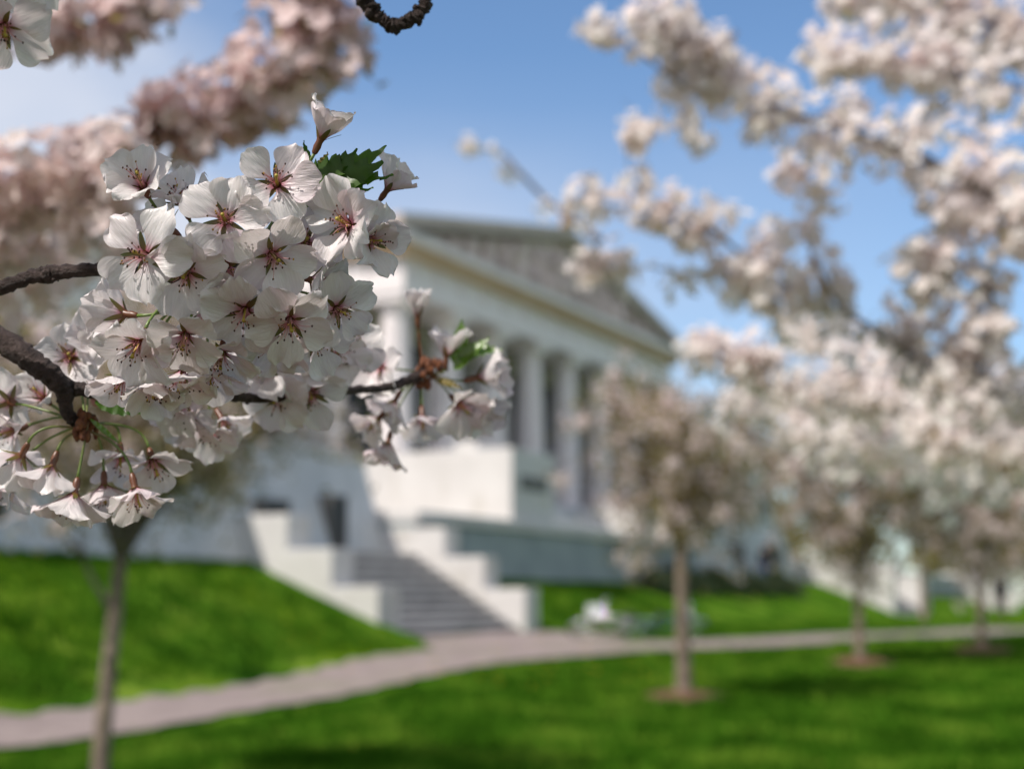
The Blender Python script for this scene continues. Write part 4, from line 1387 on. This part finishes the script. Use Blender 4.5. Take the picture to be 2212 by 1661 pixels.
low = [
    (160, 1068, .676, (-.12, -.94, .30), 1.05, .58, 10, h3),
    (292, 1056, .680, (.28, -.90, .30), 1.02, .60, 30, h3),
    (112, 1008, .682, (-.25, -.92, .25), 1.0, .55, 20, h3),
    (46, 985, .680, (-.45, -.70, -.25), 1.02, .66, 30, h3),
    (330, 996, .700, (.35, -.80, .50), 1.0, .72, 12, h3),
    (225, 1050, .705, (.12, -.92, .35), 1.0, .58, 50, h3),
    (10, 1035, .700, (-.55, -.70, .40), 1.0, .70, 0, h3),
    (22, 868, .702, (-.55, .10, -.62), 1.02, .62, 10, h3),
    (92, 858, .715, (-.25, .40, .60), .92, .50, 30, h3),
    (30, 930, .715, (-.60, -.25, .60), 1.0, .75, 25, h3),
    (260, 985, .715, (.15, -.80, .55), 1.0, .68, 0, h3),
    (152, 772, .705, (.15, .15, .95), .95, .74, 95, h3),
    (205, 738, .712, (.30, .25, .75), 1.0, .60, 40, h3),
]
for (x, y, d, fc_, sz, op, ro, hb) in low:
    flower(lb, x, y, d, fc_, hb, sz, op, ro, 16)
leaf_obj(lb, (205, 870, .684), (350, 885, .690), 0.0068, face=(.05, .45, .85), fold=0.25, curl=0.06, serr=0.06)
leaf_obj(lb, (205, 872, .686), (300, 850, .695), 0.0050, face=(.1, .8, .5), serr=0.06)
leaf_obj(lb, (195, 905, .684), (262, 960, .684), 0.0016, mat='leaf_light', face=(0, .3, .9), serr=0.0)
bb = MB(); bb.blob(PD(207, 862, .690), (0.0026, 0.0024, 0.0036), 10, 8, 0.05)
bb.build('bud', M['filament'], lb)
h4 = PD(470, 858, 0.712)
bud_cluster(lb, 470, 862, 0.712, 16, 6)
mid = [
    (408, 902, .722, (-.25, -.70, .60), 1.0, .72, 20, h4),
    (452, 925, .735, (.15, -.75, .60), 1.0, .70, 45, h4),
    (395, 870, .715, (-.30, -.20, .90), .98, .74, 10, h4),
    (480, 905, .750, (.45, -.60, .40), .98, .60, 0, h4),
]
for (x, y, d, fc_, sz, op, ro, hb) in mid:
    flower(lb, x, y, d, fc_, hb, sz, op, ro, 14)
h5 = PD(640, 855, 0.75)
bud_cluster(lb, 640, 858, 0.75, 16, 6)
mid2 = [
    (572, 800, .735, (-.25, .15, .9), 1.05, .82, 20), (648, 782, .745, (.05, .25, .9), 1.08, .84, 50), (722, 772, .755, (.35, .25, .8), 1.08, .82, 0),
    (602, 858, .742, (-.15, -.35, .9), 1.05, .82, 30), (672, 850, .748, (.12, -.30, .9), 1.06, .82, 10), (560, 742, .740, (-.2, .5, .8), 1.0, .8, 60), (760, 742, .765, (.45, .45, .7), 1.0, .76, 15),
]
for (x, y, d, fc_, sz, op, ro) in mid2:
    flower(lb, x, y, d, fc_, h5, sz, op, ro, 16)
h6 = PD(918, 805, 0.862)
bud_cluster(lb, 915, 805, 0.86, 32, 12)
bud_cluster(lb, 950, 790, 0.862, 20, 8)
far = [
    (965, 768, .86, (.10, .80, -.10), 1.05, .45, 10), (1035, 815, .862, (.90, .20, .15), 1.25, .42, 30), (990, 872, .860, (.50, -.50, .55), 1.20, .60, 0),
    (1035, 886, .872, (.70, -.50, .40), 1.05, .60, 40), (852, 868, .850, (-.40, -.75, .20), 1.0, .52, 20), (818, 905, .855, (-.55, -.65, .30), 1.0, .56, 55),
    (838, 958, .865, (-.20, -.90, .25), 1.05, .55, 15), (912, 900, .880, (.05, -.80, .50), 1.0, .60, 30), (822, 792, .84, (-.50, .15, .80), 1.1, .76, 25),
]
for (x, y, d, fc_, sz, op, ro) in far:
    flower(lb, x, y, d, fc_, h6, sz, op, ro, 14)
# closed bud standing up
bs = MB()
bs.tube(bez(PD(915, 800, .86), PD(905, 740, .86), PD(903, 690, .858), 8), [0.0007] * 7 + [0.0012, 0.0018], 7)
o_ = bs.build('bud_stalk', M['scale'], lb)
flower(lb, 903, 682, .857, (.0, 1, .05), PD(905, 735, .86), .95, .16, 10, 6)
leaf_obj(lb, (985, 790, .862), (1000, 690, .858), 0.0070, mat='leaf_light', face=(.2, .1, .95), serr=0.08)
leaf_obj(lb, (988, 772, .860), (1082, 744, .856), 0.0078, mat='leaf_light', face=(.1, .75, .6), serr=0.08)
leaf_obj(lb, (982, 800, .858), (1050, 722, .855), 0.0066, mat='leaf_light', face=(-.3, .6, .7), serr=0.08)
leaf_obj(lb, (940, 820, .86), (1000, 835, .855), 0.0030, mat='leaf_bronze', face=(0, .6, .7), serr=0.04)

# ---- blossom hanging in at the top left corner
cb = empty('cherry_sprig', PD(-60, -120, 0.68), 'single large white blossom hanging in at the top left corner', 'branch')
twig(cb, [(-90, -200, .68, 10), (-40, -120, .68, 10), (0, -70, .68, 9), (25, -40, .68, 8)])
flower(cb, 8, 58, .672, (.30, -.62, .72), PD(25, -40, .68), 1.22, .80, 40, 20)
flower(cb, 60, -50, .70, (.4, -.3, .85), PD(25, -40, .68), 1.1, .80, 10, 14)

# ---- dark hooked twig against the sky
hk = empty('hooked_twig', PD(780, -60, 0.70), 'bare dark knobbly twig curving down from the top edge against blue sky', 'twig')
twig(hk, [(745, -90, .70, 17), (782, -12, .70, 17), (797, 14, .70, 19), (812, 30, .70, 15), (830, 46, .70, 13), (848, 53, .70, 16), (872, 51, .70, 13), (884, 44, .70, 17), (900, 34, .70, 12), (914, 16, .70, 15), (925, -25, .70, 11), (940, -90, .70, 11)], knob=0.22)
mb = MB()
for (x, y, a, b_) in ((803, 30, 0.004, .0030), (856, 62, .003, .0026), (905, 44, .003, .0022), (918, 4, .004, .002)):
    c = PD(x, y, .70)
    mb.blob(c, (a * .7, a * .7, b_ * 1.3), 8, 6, 0.2)
mb.build('bud_scars', M['bark'], hk)


mulch_ring(-1.3, 0.3, 3.8, 'unseen bed of bare earth and mulch added to cut green bounce onto the near flowers')  # out of view, added to dull the green light bouncing up from the lawn

# ------------------------------------------------------------------ people
def person(x, Y, label, heading, top, legs, hair, long_hair=False, stride=0.12):
    X = (x - W0 / 2) / FPX * Y
    z0 = gz(X, Y)
    root = empty('person', (X, Y, z0), label, 'person')
    ch, sh = math.cos(heading), math.sin(heading)

    def W(p): return Vector((X + p[0] * ch - p[1] * sh, Y + p[0] * sh + p[1] * ch, z0 + p[2]))
    # body skeleton: joints and radii, x = sideways, y = forwards
    J = {'pel': (0, 0, .92), 'wai': (0, .01, 1.08), 'che': (0, 0, 1.28), 'nek': (0, .01, 1.46), 'hd0': (0, .03, 1.54), 'hd1': (0, .035, 1.62), 'hd2': (0, .03, 1.69)}
    Rr = {'pel': .15, 'wai': .125, 'che': .15, 'nek': .055, 'hd0': .075, 'hd1': .095, 'hd2': .075}
    E = [('pel', 'wai'), ('wai', 'che'), ('che', 'nek'), ('nek', 'hd0'), ('hd0', 'hd1'), ('hd1', 'hd2')]
    for sgn, tg in ((-1, 'l'), (1, 'r')):
        f = stride * sgn
        J.update({'sh' + tg: (sgn * .18, 0, 1.40), 'el' + tg: (sgn * .23, -f * .6, 1.12), 'wr' + tg: (sgn * .22, .08 - f, .88), 'ha' + tg: (sgn * .215, .10 - f, .79),
                  'hp' + tg: (sgn * .09, 0, .86), 'kn' + tg: (sgn * .10, f + .03, .48), 'an' + tg: (sgn * .10, f * 1.4 - .02, .085), 'to' + tg: (sgn * .115, f * 1.4 + .15, .035)})
        Rr.update({'sh' + tg: .065, 'el' + tg: .045, 'wr' + tg: .03, 'ha' + tg: .034, 'hp' + tg: .095, 'kn' + tg: .062, 'an' + tg: .045, 'to' + tg: .035})
        E += [('che', 'sh' + tg), ('sh' + tg, 'el' + tg), ('el' + tg, 'wr' + tg), ('wr' + tg, 'ha' + tg), ('pel', 'hp' + tg), ('hp' + tg, 'kn' + tg), ('kn' + tg, 'an' + tg), ('an' + tg, 'to' + tg)]
        for k in range(5):         # fingers
            a = 'f%s%d' % (tg, k); hx, hy, hz = J['ha' + tg]
            if k == 4: J[a] = (hx - sgn * .02, hy + .045, hz + .01)
            else: J[a] = (hx + sgn * .004 * k, hy - .03 + .02 * k, hz - .085 - .008 * (1.5 - abs(k - 1.5)))
            Rr[a] = .009; E.append(('ha' + tg, a))
    names = list(J)
    me = bpy.data.meshes.new('body')
    me.from_pydata([tuple(W(J[n]) - root.location) for n in names], [(names.index(a), names.index(b)) for a, b in E], [])
    o = bpy.data.objects.new('body', me); COL.objects.link(o); o.parent = root
    me.materials.append(M['skin'])
    sk = o.modifiers.new('skin', 'SKIN')
    for i, n in enumerate(names):
        me.skin_vertices[0].data[i].radius = (Rr[n], Rr[n])
        me.skin_vertices[0].data[i].use_root = (n == 'pel')
    ss = o.modifiers.new('sub', 'SUBSURF'); ss.levels = 1; ss.render_levels = 1

    def garment(nm, parts, mat, grow):
        mb = MB()
        for seq in parts:
            pts = [W(J[n]) for n in seq]
            mb.tube(spline(pts, 4), list(np.interp(np.linspace(0, len(seq) - 1, 4 * (len(seq) - 1) + 1), np.arange(len(seq)), [Rr[n] + grow for n in seq])), 12)
        return mb.build(nm, mat, root)
    garment('jacket', [('pel', 'wai', 'che', 'nek'), ('che', 'shl', 'ell', 'wrl'), ('che', 'shr', 'elr', 'wrr')], top, .022)
    garment('trousers', [('wai', 'pel', 'hpl', 'knl', 'anl'), ('wai', 'pel', 'hpr', 'knr', 'anr')], legs, .016)
    mb = MB()
    mb.blob(W((0, .005, 1.66)), (.105, .105, .10), 12, 8, 0.03)
    if long_hair:
        mb.blob(W((0, -.05, 1.53)), (.10, .07, .17), 10, 8, 0.05)
    mb.build('hair', hair, root)
    mb = MB()
    for sgn in (-1, 1):
        mb.blob(W((sgn * .035, .125, 1.615)), .011, 6, 5)
    mb.build('eyes', M['cloth_black'], root)
    mb = MB(); mb.blob(W((0, .135, 1.585)), (.012, .02, .02), 6, 5)
    mb.build('nose', M['skin'], root)
    return root, W


pa, Wa = person(1648, 58.5, 'person in a dark top and blue trousers walking by the arched doorway', R(200), M['cloth_black'], M['cloth_blue'], M['hair_dark'])
mb = MB(); c = Wa((-.33, .0, .86))
for dz, rr in ((-0.16, .13), (0.0, .15), (0.14, .12)):
    pass
mb.blob(c, (.15, .10, .17), 10, 8, 0.08)
mb.tube([c + Vector((-.08, 0, .14)), Vector(Wa((-.21, .02, 1.22))), Vector(Wa((-.15, .02, 1.45)))], .012, 6)
tag(mb.build('highlight_bag', M['cloth_white']), 'white bag added to stand in for a highlight beside the person in blue trousers', 'bag')  # bag put in where only a point highlight shows
person(2150, 57.0, 'person with auburn hair and black clothes beside the last cheek wall', R(150), M['cloth_black'], M['cloth_black'], M['hair_red'], True)


# ------------------------------------------------------------------ bicycles lying on the lawn
def bicycle(x, Y, rz, tilt, label, paint, basket):
    X = (x - W0 / 2) / FPX * Y
    root = empty('bicycle', (X, Y, gz(X, Y) + 0.05), label, 'bicycle', 'bicycles laid on the lawn')
    Mt = Matrix.Translation((X, Y, gz(X, Y) + 0.06)) @ Matrix.Rotation(rz, 4, 'Z') @ Matrix.Rotation(tilt, 4, 'X')
    T = lambda p: Mt @ Vector(p)
    for cx in (-0.52, 0.52):
        mb = MB()
        mb.tube([T((cx + .32 * math.cos(k * math.pi / 16), 0, .34 + .32 * math.sin(k * math.pi / 16))) for k in range(33)], .02, 6, cap=False)
        wh = mb.build('wheel', M['rubber'], root)
        mb = MB()
        mb.tube([T((cx + .295 * math.cos(k * math.pi / 16), 0, .34 + .295 * math.sin(k * math.pi / 16))) for k in range(33)], .011, 6, cap=False)
        for k in range(12):
            a_ = k * math.pi / 6
            mb.tube([T((cx, 0, .34)), T((cx + .29 * math.cos(a_), 0, .34 + .29 * math.sin(a_)))], .003, 4)
        mb.blob(T((cx, 0, .34)), .035, 8, 6)
        mb.build('rim', M['chrome'], wh)
        mb = MB()
        mb.tube([T((cx + .355 * math.cos(a_), 0, .34 + .355 * math.sin(a_))) for a_ in [math.pi * (0.05 + 0.9 * k / 10) for k in range(11)]], .022, 6)
        mb.build('mudguard', M['chrome'], root)
    mb = MB()
    bbk, seat, head, rear, front = (-.08, 0, .30), (-.22, 0, .80), (.36, 0, .82), (-.52, 0, .34), (.52, 0, .34)
    for a_, b_ in ((bbk, seat), (bbk, head), (seat, head), (bbk, rear), (seat, rear), (head, front)):
        mb.tube([T(a_), T(b_)], .018, 8)
    mb.build('frame', paint, root)
    mb = MB(); mb.blob(T((-.24, 0, .87)), (.13, .08, .05), 10, 8)
    mb.build('saddle', M['rubber'], root)
    mb = MB()
    mb.tube([T((.36, 0, .82)), T((.33, 0, 1.0))], .014, 6)
    mb.tube(spline([T((.2, .28, 1.02)), T((.32, .22, 1.04)), T((.34, 0, 1.0)), T((.32, -.22, 1.04)), T((.2, -.28, 1.02))], 4), .013, 6)
    hb = mb.build('handlebar', M['chrome'], root)
    mb = MB(); mb.blob(T((.33, .12, 1.06)), .045, 14, 10)
    mb.build('bell', M['chrome'], hb)
    mb = MB()
    for sg in (-1, 1):
        mb.tube([T(bbk), T((-.08 + .12 * sg, .07 * sg, .30 - .1 * sg)), T((-.08 + .12 * sg, .16 * sg, .30 - .1 * sg))], .012, 5)
    mb.build('pedals', M['rubber'], root)
    if basket:
        mb = MB()
        mb.hexa([T(p) for p in ((.44, -.10, .84), (.66, -.10, .84), (.66, .10, .84), (.44, .10, .84), (.41, -.14, 1.04), (.70, -.14, 1.04), (.70, .14, 1.04), (.41, .14, 1.04))])
        mb.build('basket', M['paint_white'], root, False)
    return root


bicycle(1300, 28.6, R(200), R(-62), 'bicycle with a white frame and white basket lying on the grass beside the stairs', M['paint_white'], True)
bicycle(1425, 29.4, R(10), R(62), 'blue bicycle lying on the grass behind the tan tree trunk', M['paint_blue'], False)


# ------------------------------------------------------------------ low dark hedge along the basement wall
def hedge():
    global rng
    rng = np.random.default_rng(5)
    n = 9000
    t = rng.uniform(5.0, 22.0, n); s = 6.35 + rng.normal(0, 0.28, n)
    hz_ = 0.62 + 0.18 * np.sin(t * 1.7) + 0.1 * np.sin(t * 4.1)
    z = rng.random(n) ** 0.7 * hz_
    pos = np.array([tuple(B(a_, b_, 0)) for a_, b_ in zip(t, s)])
    pos[:, 2] = ground(pos[:, 0], pos[:, 1]) + z
    V, F = scatter(LV, LF, pos, rand_dirs(n), 0.13 * rng.uniform(0.7, 1.4, n))
    root = empty('hedge', B(13, 6.3, 0.4), 'low dark green hedge along the foot of the grey wall behind the tan trunk', 'hedge')
    mesh_obj('foliage', V, F, M['hedge_leaf'], root, False)
    mb = MB()
    random.seed(9)
    for k in range(36):
        p = B(5.2 + k * 0.46, 6.35, 0); g = gz(p.x, p.y)
        mb.tube([Vector((p.x, p.y, g - .02)), Vector((p.x + random.uniform(-.1, .1), p.y, g + .25)), Vector((p.x + random.uniform(-.2, .2), p.y + random.uniform(-.1, .1), g + .5))], [.02, .014, .006], 5)
    mb.build('wood', M['limb'], root)


hedge()


def far_wood():
    global rng
    rng = np.random.default_rng(6)
    V_ = []; F_ = []; off = 0
    for k in range(26):
        X = -10 + k * 5.2 + rng.uniform(-2, 2); Y = 128 + rng.uniform(-8, 14); g = float(ground(X, Y))
        h = rng.uniform(7.0, 11.0); n = 900
        D = rand_dirs(n) * (rng.random(n) ** 0.4)[:, None]
        pos = np.stack([X + D[:, 0] * 3.6, Y + D[:, 1] * 3.6, g + h * 0.56 + D[:, 2] * h * 0.46], 1)
        pos = pos[pos[:, 2] > g + 0.2]
        V, F = scatter(LV, LF, pos, rand_dirs(len(pos)), 0.9 * rng.uniform(0.6, 1.3, len(pos)))
        V_.append(V); F_.append(F + off); off += len(V)
    o = mesh_obj('distant_wood', np.concatenate(V_), np.concatenate(F_), M['leaf_bronze'], None, False)
    tag(o, 'brown and olive mass of distant spring trees behind everything', 'wood', kind='stuff')


far_wood()
